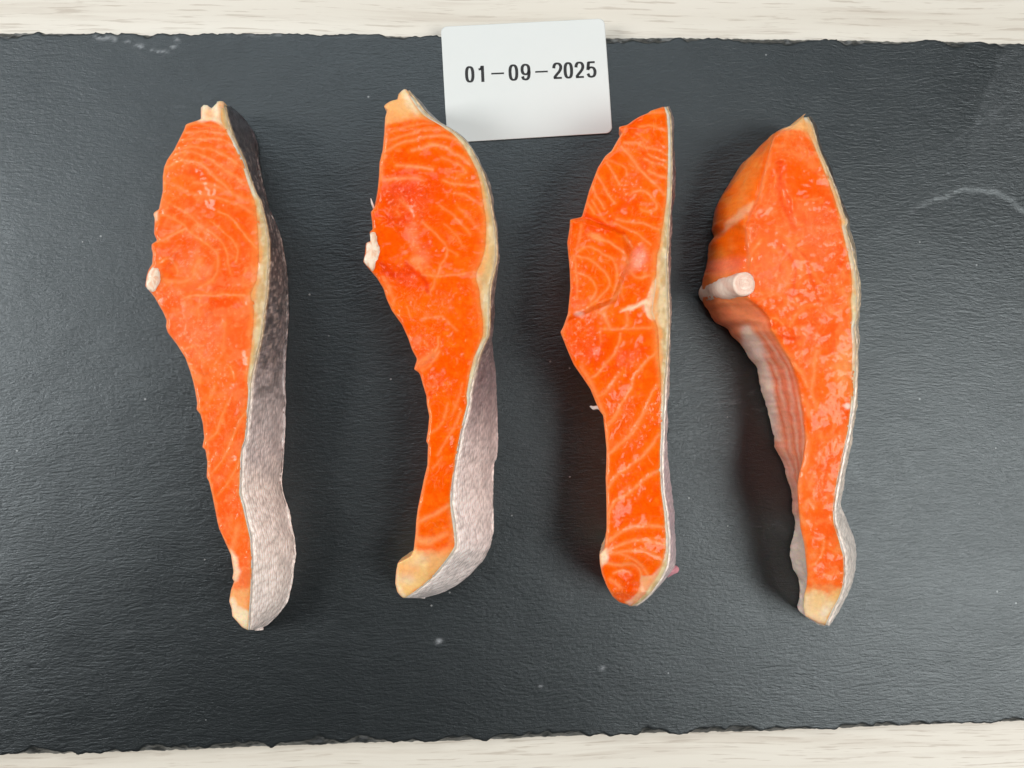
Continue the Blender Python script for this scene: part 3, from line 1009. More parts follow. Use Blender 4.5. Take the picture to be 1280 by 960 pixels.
# ---------------- portion with the dark back skin and silver belly skin showing along one whole side
A, B, C, D, E = (180, 120), (180, 250), (180, 380), (220, 510), (220, 650)
P1 = dict(
    seed=101, tone=.05, midc=(255, 100, 30), lightc=(255, 138, 82), wet=[(216, 228, 16, 16, .9), (250, 310, 40, 26, .55), (243, 335, 22, 16, .8), (214, 372, 16, 14, .9), (250, 425, 36, 34, .8), (275, 480, 20, 40, .7), (272, 545, 18, 60, .35), (280, 210, 30, 20, .3), (290, 650, 20, 60, .25)], y=(132.5, 788), H=[(120, 21), (160, 24), (500, 24), (700, 21), (790, 15)],
    zBR=[(120, 12), (150, 3), (300, 1.5), (790, 1.2)], bulge=[(120, .3), (400, .8), (560, 1.1), (660, 1.7), (740, 1.8), (790, .3)], tuck=[(0, .5)], inset=2.0,
    dyT=[(0, 2), (.12, -1.5), (.28, -1), (.38, 1.5), (.46, 2.5), (.58, -1), (.72, -5), (.8, -6.5), (.9, -4), (1, 0)],
    label='raw salmon portion with dark back skin turning silver along its side, white bone nub',
    skinlabel='scaly skin, almost black at the back, silver white at the belly',
    L=[Z(*A, [(455, 80), (455, 185), (335, 225), (320, 270), (280, 350), (240, 430), (185, 510), (160, 570), (150, 640), (150, 760), (130, 850), (120, 905), (80, 930), (75, 950)]),
       Z(*B, [(85, 150), (80, 270), (105, 325), (60, 352), (60, 390), (70, 430), (65, 510), (35, 560), (20, 610), (10, 690), (50, 735), (85, 780), (130, 860)]),
       Z(*C, [(150, 60), (180, 130), (175, 180), (190, 230), (260, 320), (330, 430), (370, 540), (395, 630), (410, 700), (425, 790), (420, 845)]),
       Z(*D, [(195, 50), (215, 130), (225, 240), (210, 315), (235, 335), (250, 430), (245, 555), (265, 590), (290, 700), (320, 850)]),
       Z(*E, [(330, 10), (345, 70), (390, 170), (440, 280), (450, 350), (460, 410), (450, 470), (465, 490), (440, 560), (425, 650), (445, 710), (450, 770), (500, 825), (530, 860), (585, 885)])],
    R=[Z(*A, [(640, 60), (660, 170), (690, 280), (740, 400), (800, 520), (840, 650), (890, 780), (930, 840)]),
       Z(*B, [(940, 60), (975, 200), (995, 330), (995, 500), (985, 600), (985, 700), (975, 800)]),
       Z(*C, [(965, 20), (950, 150), (930, 280), (895, 430), (870, 540), (855, 640), (850, 750)]),
       Z(*D, [(580, 20), (570, 140), (560, 250), (530, 330), (525, 440), (520, 550), (520, 680), (550, 790), (568, 880)]),
       Z(*E, [(575, 20), (605, 150), (612, 300), (610, 450), (605, 600), (595, 720), (588, 885)])],
    BR=[Z(*A, [(650, 60), (740, 130), (800, 200), (850, 270), (880, 370), (890, 500), (910, 640), (940, 760)]),
        Z(*B, [(975, 60), (1020, 150), (1060, 260), (1090, 400), (1110, 500), (1125, 620), (1130, 760)]),
        Z(*C, [(1130, 20), (1135, 120), (1120, 280), (1110, 420), (1105, 600), (1110, 780)]),
        Z(*D, [(850, 20), (855, 150), (845, 260), (835, 450), (825, 600), (840, 700), (880, 820)]),
        Z(*E, [(900, 20), (925, 130), (938, 280), (920, 400), (900, 530), (870, 660), (790, 770), (700, 850), (600, 886)])],
    F=[Z(*A, [(600, 70), (600, 200), (660, 290), (720, 400), (780, 540), (820, 680), (860, 800)]),
       Z(*B, [(880, 30), (890, 160), (895, 330), (900, 500), (880, 640), (835, 715), (815, 760), (850, 850)]),
       Z(*C, [(860, 60), (855, 200), (845, 330), (835, 450), (818, 600), (830, 700), (825, 780)]),
       Z(*D, [(560, 100), (548, 250), (520, 340), (512, 450), (508, 600), (500, 680), (530, 790), (556, 900)]),
       Z(*E, [(590, 150), (600, 300), (595, 500), (585, 700), (575, 860)])],
    lines=[(Z(*A, l), w, a) for l, w, a in [
        ([(325, 240), (420, 215), (520, 235), (640, 250)], 1.6, .8), ([(325, 290), (450, 280), (600, 292), (700, 315)], 1.3, .85),
        ([(290, 360), (400, 345), (500, 343), (620, 350), (720, 400)], 1.4, .85), ([(250, 430), (350, 410), (450, 412), (540, 425), (640, 470), (740, 540)], 1.5, .9),
        ([(210, 500), (300, 450), (380, 447), (460, 472), (560, 530), (660, 600), (740, 650), (800, 700)], 1.5, .85),
        ([(180, 570), (270, 522), (350, 517), (430, 537), (520, 600), (590, 670), (650, 720), (700, 780)], 1.7, 1.0),
        ([(400, 690), (500, 700), (590, 730), (720, 790), (870, 850)], 2.0, .7), ([(350, 780), (500, 790), (640, 830), (780, 880), (880, 950)], 1.8, .6),
        ([(160, 690), (260, 720), (340, 760)], 2.0, .7)]] +
          [(Z(*B, l), w, a) for l, w, a in [
              ([(200, 20), (270, 60), (350, 110), (430, 190), (500, 290)], 1.5, .6), ([(590, 90), (640, 110), (690, 140), (760, 220), (820, 290), (870, 350), (895, 380)], 1.0, 1.0),
              ([(530, 170), (600, 220), (650, 270), (710, 330), (750, 400), (740, 490)], 1.0, .75), ([(410, 200), (500, 240), (560, 280), (610, 330), (650, 390), (670, 480), (690, 580)], 1.1, .7),
              ([(330, 220), (380, 270), (470, 330), (550, 390), (585, 460), (590, 540), (540, 640), (440, 700)], 1.3, .8),
              ([(115, 190), (130, 110), (200, 130), (320, 200), (320, 230), (260, 260), (170, 310), (110, 330)], 1.4, .75),
              ([(130, 500), (180, 470), (230, 490), (265, 560), (260, 600)], 1.2, .9), ([(170, 640), (240, 650), (330, 650), (400, 600), (410, 530), (460, 470)], 2.0, .8),
              ([(330, 775), (440, 760), (560, 765), (650, 755), (800, 762)], 1.3, .9), ([(450, 770), (440, 850), (430, 950)], 1.2, .6), ([(870, 420), (860, 500), (800, 600), (790, 700)], 1.2, .45)]] +
          [(Z(*C, l), w, a) for l, w, a in [
              ([(360, 480), (420, 540), (450, 590)], 2.2, .7), ([(690, 500), (710, 560), (720, 600)], .9, .8), ([(300, 350), (350, 350), (400, 330), (470, 330)], 1.6, .6), ([(650, 150), (640, 280), (620, 400), (570, 470)], 1.6, .5),
              ([(480, 560), (465, 450), (440, 380)], 1.5, .5), ([(690, 760), (640, 850), (620, 950)], 1.5, .6), ([(420, 860), (500, 800), (560, 660)], 1.8, .6)]] +
          [(Z(*D, l), w, a) for l, w, a in [
              ([(240, 270), (320, 200), (350, 100), (390, 10)], 1.3, .85), ([(285, 520), (380, 400), (440, 260), (500, 120), (560, 20)], 1.3, .9), ([(330, 700), (420, 590), (480, 470), (510, 400)], 1.3, .8),
              ([(240, 60), (255, 300), (262, 450), (280, 620), (330, 800)], 1.2, .5)]] +
          [(Z(*E, l), w, a) for l, w, a in [([(440, 250), (470, 160), (500, 40)], 3.2, .75), ([(360, 120), (420, 230)], 1.5, .5)]],
    under=[dict(e=(215, 232, 20, 22, 30), c='light', a=.6, soft=10), dict(e=(243, 345, 26, 22, 40), c='pink', a=.35, soft=10), dict(e=(250, 420, 38, 30, 20), c='pink', a=.28, soft=14),
           dict(e=(252, 216, 16, 10, 20), c='deep', a=.75, soft=6), dict(e=(228, 300, 14, 9, 30), c='mid', a=.8, soft=5), dict(e=(283, 270, 28, 30, 0), c='mid', a=.6, soft=10),
           dict(e=(214, 345, 5, 4, 0), c='deep', a=.9, soft=3), dict(e=(270, 480, 18, 40, 10), c='light', a=.45, soft=10)],
    over=[dict(p=Z(*A, [(400, -60), (700, -60), (660, 180), (690, 260), (620, 235), (540, 200), (440, 195)]), c='cream', soft=3, wob=4), dict(e=(262, 142, 7, 7, 0), c='peach', a=.55, soft=4),
          dict(p=Z(*E, [(440, 540), (600, 540), (600, 900), (400, 900), (400, 600)]), c='yellow', a=.6, soft=9, wob=14), dict(p=Z(*E, [(400, 600), (470, 620), (500, 690), (600, 730), (600, 900), (400, 900)]), c='cream', a=.85, soft=3),
          dict(p=Z(*E, [(440, 240), (490, 300), (500, 370), (520, 410), (490, 480), (440, 500), (420, 350)]), c='cream', a=.8, soft=3, wob=3), dict(e=(246, 474, 7, 5, 40), c='peach', a=.6, soft=4),
          dict(p=Z(*B, [(60, 100), (110, 90), (105, 160), (80, 180)]), c='cream', a=.7, soft=2, wob=2)],
    skincol=skin_fn([(120, (62, 58, 62)), (250, (72, 64, 64)), (330, (96, 84, 80)), (385, (104, 100, 100)), (440, (140, 132, 132)), (500, (188, 182, 180)), (570, (206, 196, 192)), (610, (240, 226, 216)), (660, (250, 236, 226)), (790, (252, 236, 228))], (340, 520, .5)),
    rimw=[(0, .12), (420, .3), (520, .9), (640, .6), (790, .4)])

# ---------------- portion with the hooked belly end, silver skin on its lower side
A, B, C, D, E = (440, 100), (440, 240), (440, 370), (460, 500), (460, 620)
P2 = dict(
    seed=202, wet=[(508, 243, 30, 22, .9), (517, 262, 18, 18, .9), (525, 300, 14, 40, .7), (500, 340, 26, 18, .6), (550, 375, 40, 20, .4), (535, 430, 34, 20, .6), (540, 480, 30, 16, .5)], y=(113.5, 748), H=[(110, 20), (160, 24), (600, 24), (690, 20), (748, 13)],
    zBR=[(110, 18), (380, 18), (440, 8), (500, 2), (748, 1.2)], bulge=[(110, .2), (420, .4), (520, .8), (620, 1.4), (700, 1.6), (748, .2)], tuck=[(0, 1.6), (430, 1.2), (520, .5)], inset=3.2,
    dyT=[(0, 4), (.35, 0), (.6, -2), (.8, -2), (1, 0)],
    label='raw salmon portion with blood-red streaked centre and hooked yellow belly tip beside the date label',
    skinlabel='mauve grey to silver white scaly skin along the lower side',
    L=[Z(*A, [(372, 85), (362, 150), (320, 156), (265, 195), (255, 215), (280, 245), (265, 300), (258, 420), (245, 560), (220, 660), (215, 780), (205, 880)]),
       Z(*B, [(190, 70), (175, 130), (150, 160), (160, 240), (165, 300), (140, 320), (145, 345), (150, 395), (112, 405), (105, 490), (90, 560), (150, 630), (200, 690), (250, 770)]),
       Z(*C, [(275, 20), (320, 120), (400, 230), (450, 340), (480, 430), (520, 505), (495, 588), (530, 608), (545, 630), (570, 720), (595, 800)]),
       Z(*D, [(470, 30), (490, 130), (480, 240), (465, 330), (480, 355), (475, 520), (450, 620), (425, 740)]),
       Z(*E, [(400, 90), (385, 200), (380, 300), (365, 430), (340, 480), (238, 535), (225, 600), (218, 700), (235, 770), (265, 805), (290, 820)])],
    R=[Z(*A, [(440, 85), (500, 160), (560, 240), (620, 300), (700, 350), (760, 380), (830, 425), (900, 490), (950, 560), (1000, 660), (1040, 740), (1075, 850)]),
       Z(*B, [(1095, 40), (1120, 180), (1140, 300), (1150, 420), (1152, 520), (1130, 640), (1105, 740), (1095, 800)]),
       Z(*C, [(1095, 60), (1095, 200), (1085, 320), (1050, 390), (1010, 480), (985, 580), (960, 690), (940, 790)]),
       Z(*D, [(810, 30), (780, 150), (750, 250), (735, 350), (705, 480), (690, 590), (675, 700)]),
       Z(*E, [(670, 60), (690, 180), (705, 290), (710, 370), (700, 430), (640, 510), (560, 610), (470, 700), (380, 770), (300, 815)])],
    BR=[Z(*A, [(445, 80), (520, 155), (590, 240), (680, 322), (760, 374), (840, 422), (905, 482), (955, 552), (1010, 660), (1055, 740), (1090, 850)]),
        Z(*B, [(1112, 60), (1132, 200), (1152, 360), (1162, 510), (1145, 620), (1135, 720), (1125, 790)]),
        Z(*C, [(1118, 60), (1118, 200), (1110, 330), (1120, 480), (1135, 600), (1140, 750)]),
        Z(*D, [(1015, 60), (1020, 300), (1020, 420), (1015, 470), (990, 510), (980, 620), (985, 730)]),
        Z(*E, [(980, 60), (985, 290), (965, 400), (900, 520), (800, 630), (700, 710), (590, 770), (440, 815), (330, 820)])],
    F=[Z(*A, [(430, 90), (500, 200), (560, 280), (640, 325), (700, 360), (800, 430), (880, 520), (940, 620), (990, 720), (1020, 840)]),
       Z(*B, [(1030, 40), (1040, 100), (1060, 220), (1055, 350), (1045, 450), (1010, 560), (960, 640), (960, 700), (1000, 790)]),
       Z(*C, [(1010, 60), (1035, 200), (1040, 300), (1010, 400), (965, 500), (935, 620), (910, 790)]),
       Z(*D, [(790, 30), (755, 170), (728, 300), (698, 450), (680, 600), (655, 740)]),
       Z(*E, [(655, 60), (672, 200), (688, 320), (692, 400), (620, 510), (540, 610), (450, 700), (360, 770), (290, 815)])],
    lines=[(Z(*A, l), w, a) for l, w, a in [
        ([(300, 345), (400, 310), (520, 300), (640, 335)], 1.8, .8), ([(290, 420), (420, 378), (550, 355), (650, 350)], 1.5, .65), ([(300, 478), (450, 433), (560, 403), (700, 393), (760, 405)], 1.6, .8),
        ([(280, 565), (330, 535), (380, 507), (480, 482), (600, 452), (700, 442), (800, 462), (870, 500), (940, 580)], 1.8, .9), ([(480, 565), (560, 545), (640, 517), (720, 527), (800, 570), (890, 620), (940, 670)], 1.9, 1.0),
        ([(360, 685), (480, 690), (640, 710)], 1.8, .95), ([(720, 620), (800, 650), (870, 690), (905, 740), (860, 760)], 1.6, .75), ([(250, 800), (330, 790), (400, 790), (500, 780), (560, 800)], 1.8, .7),
        ([(730, 800), (800, 825), (900, 835), (1010, 845)], 1.5, .85), ([(820, 900), (900, 920), (980, 960)], 1.4, .85), ([(270, 320), (275, 440), (262, 560), (235, 680), (232, 800)], 2.6, .6)]] +
          [(Z(*B, l), w, a) for l, w, a in [
              ([(700, 110), (760, 150), (820, 190), (880, 260), (950, 340)], 1.2, .7), ([(850, 130), (930, 200), (1000, 280), (1040, 330)], 1.6, .55), ([(560, 240), (640, 310), (700, 370), (750, 430), (755, 500), (700, 610), (680, 680)], 1.1, .8),
              ([(740, 260), (800, 310), (850, 370), (880, 430)], 1.1, .6), ([(560, 660), (700, 670), (800, 660), (900, 655)], 1.4, .75), ([(740, 450), (850, 500)], .9, .6), ([(440, 560), (500, 610), (545, 600), (560, 640)], 1.3, .7),
              ([(660, 690), (650, 760), (600, 820)], 1.3, .6), ([(380, 60), (470, 150), (490, 190)], 1.5, .6), ([(250, 680), (300, 780), (330, 900)], 2.2, .6), ([(360, 150), (380, 190), (340, 200)], 1., .6)]] +
          [(Z(*C, l), w, a) for l, w, a in [
              ([(560, 185), (700, 160), (760, 200), (840, 280)], 1.2, .55), ([(690, 330), (690, 400), (660, 440)], 1.0, .8), ([(560, 600), (640, 540), (700, 440)], 1.3, .6), ([(800, 950), (860, 800), (880, 700)], 1.4, .5), ([(440, 90), (470, 160)], 1.0, .7)]] +
          [(Z(*D, l), w, a) for l, w, a in [
              ([(490, 270), (560, 220), (600, 160), (640, 30)], 1.4, .65), ([(560, 440), (610, 350), (680, 230), (740, 90)], 1.5, .7), ([(520, 550), (590, 460)], 1.3, .5), ([(470, 945), (560, 890), (640, 850)], 2.0, .9),
              ([(478, 30), (495, 130), (480, 330), (478, 520), (450, 640), (410, 880)], 1.4, .7)]] +
          [(Z(*E, l), w, a) for l, w, a in [([(400, 210), (520, 150), (640, 80)], 2.4, 1.0), ([(390, 350), (460, 350), (540, 348), (630, 300)], 3.2, 1.0), ([(395, 90), (390, 300), (370, 420)], 2.2, .8), ([(560, 470), (650, 400), (680, 300), (660, 120)], 3.0, .7)]],
    dark=[(Z(*B, [(300, 200), (400, 220), (460, 190)]), 5, .5), (Z(*B, [(250, 640), (400, 660), (480, 640)]), 3.5, .6), (Z(*B, [(430, 580), (520, 650), (590, 720), (610, 800)]), 3.5, .75), (Z(*B, [(240, 570), (330, 660)]), 4, .6)],
    under=[dict(e=(513, 232, 34, 22, 0), c='red', a=.6, soft=16), dict(e=(505, 262, 22, 26, 0), c='red', a=.45, soft=12), dict(e=(500, 345, 30, 14, 20), c='red', a=.5, soft=9), dict(e=(540, 255, 20, 60, 0), c='deep', a=.5, soft=14),
           dict(e=(493, 305, 20, 16, 30), c='mid', a=.8, soft=8), dict(e=(528, 325, 8, 14, -20), c='pink', a=.5, soft=6), dict(e=(516, 296, 8, 14, -20), c='pink', a=.45, soft=6), dict(e=(535, 385, 40, 14, 0), c='light', a=.5, soft=12),
           dict(e=(521, 328, 8, 6, 0), c='peach', a=.5, soft=4)],
    over=[dict(p=Z(*A, [(200, 0), (440, 40), (560, 240), (630, 300), (520, 285), (400, 300), (280, 345), (200, 400)]), c='yellow', a=.75, soft=5), dict(p=Z(*A, [(250, 250), (500, 260), (620, 310), (480, 300), (300, 340), (250, 330)]), c='peach', a=.7, soft=5),
          dict(p=Z(*A, [(380, 60), (450, 60), (560, 240), (500, 270), (420, 180)]), c='cream', a=.7, soft=6),
          dict(p=Z(*E, [(360, 440), (480, 470), (620, 480), (700, 440), (640, 540), (300, 840), (180, 820), (200, 520)]), c='yellow', a=.92, soft=7, wob=12), dict(e=(508, 722, 9, 7, 0), c='cream', a=.55, soft=6), dict(e=(528, 700, 14, 8, -20), c='cream', a=.35, soft=8), dict(e=(512, 713, 11, 8, 0), c='light', a=.22, soft=6),
          dict(p=Z(*E, [(480, 450), (700, 420), (600, 560), (500, 620), (480, 520)]), c='peach', a=.55, soft=6),
          dict(p=Z(*E, [(200, 560), (245, 560), (250, 700), (290, 790), (280, 830), (180, 820)]), c='cream', a=.6, soft=3),
          dict(p=Z(*E, [(390, 330), (540, 340), (520, 400), (400, 400)]), c='peach', a=.6, soft=5),
          dict(p=Z(*C, [(530, 510), (640, 440), (680, 450), (560, 590), (500, 610)]), c='yellow', a=.25, soft=4), dict(e=(521, 427, 4, 6, 0), c='pink', a=.6, soft=3)],
    relief=[dict(e=(505, 345, 22, 7, 25), h=-.9, soft=5), dict(e=(500, 265, 16, 18, 0), h=-.7, soft=8), dict(e=(531, 450, 12, 5, -35), h=.8, soft=4), dict(e=(523, 290, 9, 30, -10), h=.6, soft=6)],
    fatover=[dict(e=(610, 330, 6, 40, 0), c='yellow', a=.35, soft=6)],
    skincol=skin_fn([(110, (92, 86, 84)), (300, (150, 140, 128)), (400, (96, 82, 84)), (470, (136, 118, 120)), (520, (172, 156, 154)), (560, (214, 200, 196)), (620, (242, 228, 222)), (748, (248, 236, 232))]),
    rimw=[(0, .5), (380, .8), (470, 1.6), (560, 1.1), (650, .8), (748, .8)])

# ---------------- straight-sided portion with clear pale muscle seams
A, B, C, D, E = (680, 120), (680, 250), (680, 380), (700, 510), (700, 630)
P3 = dict(
    seed=303, ru=.85, wet=[(782, 236, 22, 14, 1.0), (805, 195, 24, 30, .5), (744, 294, 16, 8, 1.0), (722, 350, 8, 40, .9), (800, 325, 12, 14, .9), (730, 425, 22, 26, .9), (748, 395, 24, 10, .6), (790, 450, 24, 14, .5), (775, 735, 22, 18, .8), (785, 525, 30, 40, .25)], y=(133.5, 758), H=[(130, 22), (160, 25), (700, 25), (740, 22), (758, 17)],
    zBR=[(130, 20), (560, 20), (600, 17), (640, 14), (720, 13), (758, 12)], bulge=[(130, .1)], tuck=[(0, 2.6)], inset=5.5, bulgeL=0.3,
    dyT=[(0, 0), (1, 0)],
    label='straight-edged raw salmon portion with clear pale seams and a rounded muscle whorl at its end',
    skinlabel='thin pale edge of silvery pink skin',
    L=[Z(*A, [(950, 86), (850, 118), (835, 135), (770, 160), (720, 190), (660, 235), (600, 242), (600, 270), (620, 300), (585, 360), (540, 440), (490, 480), (430, 575), (390, 680), (360, 760), (330, 870)]),
       Z(*B, [(310, 110), (300, 140), (208, 152), (205, 220), (185, 340), (195, 450), (205, 550), (210, 700), (200, 820)]),
       Z(*C, [(190, 80), (155, 180), (130, 225), (160, 300), (200, 400), (240, 490), (310, 590), (370, 680), (415, 790)]),
       Z(*D, [(315, 20), (345, 60), (360, 200), (372, 330), (370, 450), (365, 570), (370, 700)]),
       Z(*E, [(372, 60), (372, 200), (355, 355), (315, 405), (320, 480), (335, 560), (375, 660), (420, 740), (480, 790), (540, 803), (565, 822)])],
    R=[Z(*A, [(970, 86), (1000, 140), (1010, 240), (1015, 400), (1015, 550), (1015, 700), (1010, 850)]),
       Z(*B, [(1005, 60), (995, 200), (990, 350), (980, 470), (985, 600), (990, 750)]),
       Z(*C, [(995, 60), (995, 200), (990, 330), (980, 480), (970, 640), (965, 780)]),
       Z(*D, [(830, 30), (825, 200), (815, 350), (812, 500), (825, 680)]),
       Z(*E, [(850, 60), (868, 250), (868, 400), (855, 500), (800, 610), (720, 720), (640, 790), (575, 825)])],
    BR=[Z(*A, [(985, 86), (1020, 180), (1028, 350), (1030, 560), (1035, 640), (1030, 850)]),
        Z(*B, [(1022, 60), (1010, 250), (1002, 400), (997, 600), (1000, 750)]),
        Z(*C, [(1004, 100), (1002, 350), (992, 550), (985, 780)]),
        Z(*D, [(850, 50), (848, 250), (855, 400), (875, 620), (890, 740)]),
        Z(*E, [(905, 60), (915, 250), (918, 400), (915, 500), (850, 590), (780, 660), (700, 740), (620, 805), (580, 826)])],
    F=[Z(*A, [(960, 90), (975, 130), (985, 250), (990, 400), (985, 600), (980, 720), (970, 850)]),
       Z(*B, [(960, 80), (945, 180), (925, 260), (910, 380), (885, 430), (875, 600), (865, 720), (840, 820), (830, 900)]),
       Z(*C, [(860, 120), (890, 200), (900, 300), (905, 420), (920, 550), (930, 680), (930, 790)]),
       Z(*D, [(800, 60), (805, 200), (797, 350), (800, 500), (804, 650)]),
       Z(*E, [(828, 60), (842, 250), (842, 370), (820, 460), (770, 560), (690, 680), (600, 780), (560, 822)])],
    lines=[(Z(*A, l), w, a) for l, w, a in [
        ([(770, 240), (860, 240), (960, 270)], 1.2, .8), ([(740, 290), (800, 340), (850, 380)], 1.2, .5), ([(640, 370), (740, 370), (790, 410)], 1.3, .75), ([(830, 410), (900, 430), (990, 470)], 1.4, .7),
        ([(830, 465), (900, 500), (980, 530)], 1.2, .85), ([(800, 505), (880, 540), (970, 570)], 1.2, .85), ([(840, 600), (920, 640), (980, 650)], 1.4, .75), ([(620, 400), (680, 470), (740, 550), (800, 620), (880, 700), (960, 780)], 1.5, .9),
        ([(500, 530), (560, 620), (600, 700)], 1.3, .85), ([(420, 620), (460, 690), (500, 770), (560, 850)], 1.3, .95), ([(390, 730), (430, 820), (480, 900)], 1.3, .95), ([(720, 770), (790, 760), (850, 800), (895, 850), (900, 900), (850, 925), (780, 910)], 1.4, .85),
        ([(350, 860), (400, 940)], 1.3, .8), ([(520, 510), (590, 540), (650, 580), (660, 640)], 1.2, .65), ([(660, 240), (620, 300), (590, 370), (500, 500)], 1.4, .6), ([(840, 140), (900, 130), (980, 130)], 1.6, .8)]] +
          [(Z(*B, l), w, a) for l, w, a in [
              ([(380, 0), (450, 120), (500, 180)], 1.2, .7), ([(580, 150), (700, 180), (800, 190), (930, 240)], 1.4, .9), ([(560, 180), (660, 230), (760, 280), (850, 360)], 1.3, .8), ([(410, 300), (500, 330), (580, 370), (640, 430), (670, 500)], 1.4, 1.0),
              ([(270, 410), (350, 370), (430, 400), (480, 440), (540, 470), (580, 540), (585, 640), (560, 720)], 1.4, .8), ([(230, 440), (350, 470), (430, 530), (490, 580), (525, 650), (510, 700), (460, 760), (340, 870)], 1.3, .8),
              ([(250, 580), (350, 610), (400, 670), (420, 720), (380, 790)], 1.3, .75), ([(620, 700), (560, 780), (500, 860), (450, 900)], 1.9, 1.0), ([(620, 640), (620, 740), (640, 800)], 1.2, .6),
              ([(880, 620), (860, 730), (800, 810), (720, 855), (620, 880)], 1.9, 1.0), ([(640, 290), (700, 370)], 1.3, .8), ([(300, 200), (280, 320), (250, 460), (265, 640), (265, 780)], 1.5, .55), ([(690, 560), (740, 620), (840, 600)], 1.5, .7)]] +
          [(Z(*C, l), w, a) for l, w, a in [
              ([(470, 50), (500, 130), (520, 190)], 2.2, .8), ([(660, 70), (670, 180)], 2.2, .75), ([(450, 200), (560, 200), (700, 200), (860, 190)], 1.6, .7), ([(610, 240), (600, 310), (560, 400), (500, 470), (420, 560), (350, 600)], 1.4, .85),
              ([(900, 390), (840, 440), (770, 510), (720, 590), (690, 680), (620, 800), (580, 890), (510, 950)], 1.5, .95), ([(600, 560), (540, 640), (490, 710), (430, 740)], 1.9, .8), ([(900, 650), (860, 710), (820, 820), (770, 910), (740, 955)], 1.5, .95),
              ([(300, 500), (380, 640), (430, 760), (480, 900)], 2.4, .7), ([(450, 200), (455, 300)], 1.2, .5), ([(900, 120), (905, 300), (910, 500)], 2.0, .5)]] +
          [(Z(*D, l), w, a) for l, w, a in [
              ([(480, 10), (430, 80), (370, 150)], 2.0, .9), ([(690, 10), (620, 130), (560, 220), (480, 290), (385, 370)], 1.9, 1.0), ([(790, 210), (740, 290), (660, 380), (540, 480), (450, 540), (385, 640)], 1.8, 1.0),
              ([(800, 490), (700, 550), (620, 620), (540, 690), (440, 750), (385, 850)], 1.8, 1.0), ([(372, 130), (382, 400), (376, 650), (380, 930)], 1.8, .8), ([(700, 380), (740, 450)], .8, .5)]] +
          [(Z(*E, l), w, a) for l, w, a in [
              ([(395, 300), (480, 230), (600, 190), (720, 172), (830, 182)], 1.9, 1.0), ([(395, 370), (500, 320), (600, 292), (700, 292), (830, 325)], 1.8, 1.0), ([(390, 400), (480, 387), (600, 372), (700, 382), (830, 455)], 1.9, 1.0),
              ([(480, 400), (570, 430), (640, 480), (700, 560)], 1.6, .85), ([(370, 470), (480, 490), (580, 482), (640, 530), (655, 620), (640, 700)], 1.8, .9), ([(430, 550), (500, 525), (560, 550)], 1.4, .75), ([(378, 30), (380, 250), (385, 380)], 1.8, .8),
              ([(400, 600), (460, 640), (480, 670)], 2.0, .8)]],
    dark=[(Z(*B, [(330, 120), (420, 170), (540, 220), (640, 270)]), 3.0, .6)],
    under=[dict(e=(785, 232, 26, 12, 10), c='light', a=.5, soft=8), dict(e=(728, 385, 12, 8, 0), c='pink', a=.4, soft=6), dict(e=(770, 555, 34, 60, 0), c='mid', a=.75, soft=14), dict(e=(785, 640, 30, 30, 0), c='mid', a=.7, soft=10), dict(e=(735, 430, 26, 22, 0), c='deep', a=.4, soft=10)],
    over=[dict(e=(799, 323, 8, 12, 20), c='white', a=.32, soft=6), dict(e=(784, 334, 10, 8, 0), c='pink', a=.55, soft=6), dict(e=(744, 296, 8, 4, 20), c='peach', a=.7, soft=4),
          dict(p=Z(*E, [(660, 570), (740, 575), (800, 520), (840, 380), (880, 400), (860, 520), (560, 840), (540, 790), (640, 700)]), c='white', a=.55, soft=3), dict(p=Z(*E, [(660, 570), (760, 580), (600, 780), (540, 800), (640, 700)]), c='peach', a=.8, soft=3),
          dict(p=Z(*B, [(880, 640), (1000, 560), (1000, 960), (860, 960), (800, 840), (700, 880), (620, 890), (720, 850), (840, 790)]), c='cream', a=.9, soft=2.5), dict(p=Z(*E, [(310, 360), (380, 370), (370, 450), (330, 500), (300, 440)]), c='cream', a=.85, soft=3),
          dict(p=Z(*C, [(180, 60), (215, 60), (150, 230), (120, 230)]), c='pink', a=.7, soft=2, wob=2), dict(e=(723, 393, 5, 3, 0), c='white', a=.6, soft=2.5)],
    relief=[dict(p=Z(*B, [(200, 150), (330, 165), (500, 220), (640, 280), (680, 470), (560, 800), (160, 960)]), h=1.5, soft=4, wob=2), dict(e=(775, 742, 24, 22, 0), h=.8, soft=8)],
    fat=(204, 172, 124),
    skincol=skin_fn([(130, (124, 110, 104)), (250, (100, 78, 82)), (420, (170, 152, 138)), (560, (200, 184, 184)), (650, (196, 170, 176)), (758, (224, 206, 204))]),
    rimw=[(0, .3), (480, .4), (560, .9), (758, 1.2)])

# ---------------- thick portion showing its boned inner face
A, B, C, D, E = (870, 130), (865, 280), (890, 400), (930, 530), (930, 650)
k5 = 1280 / 220.0


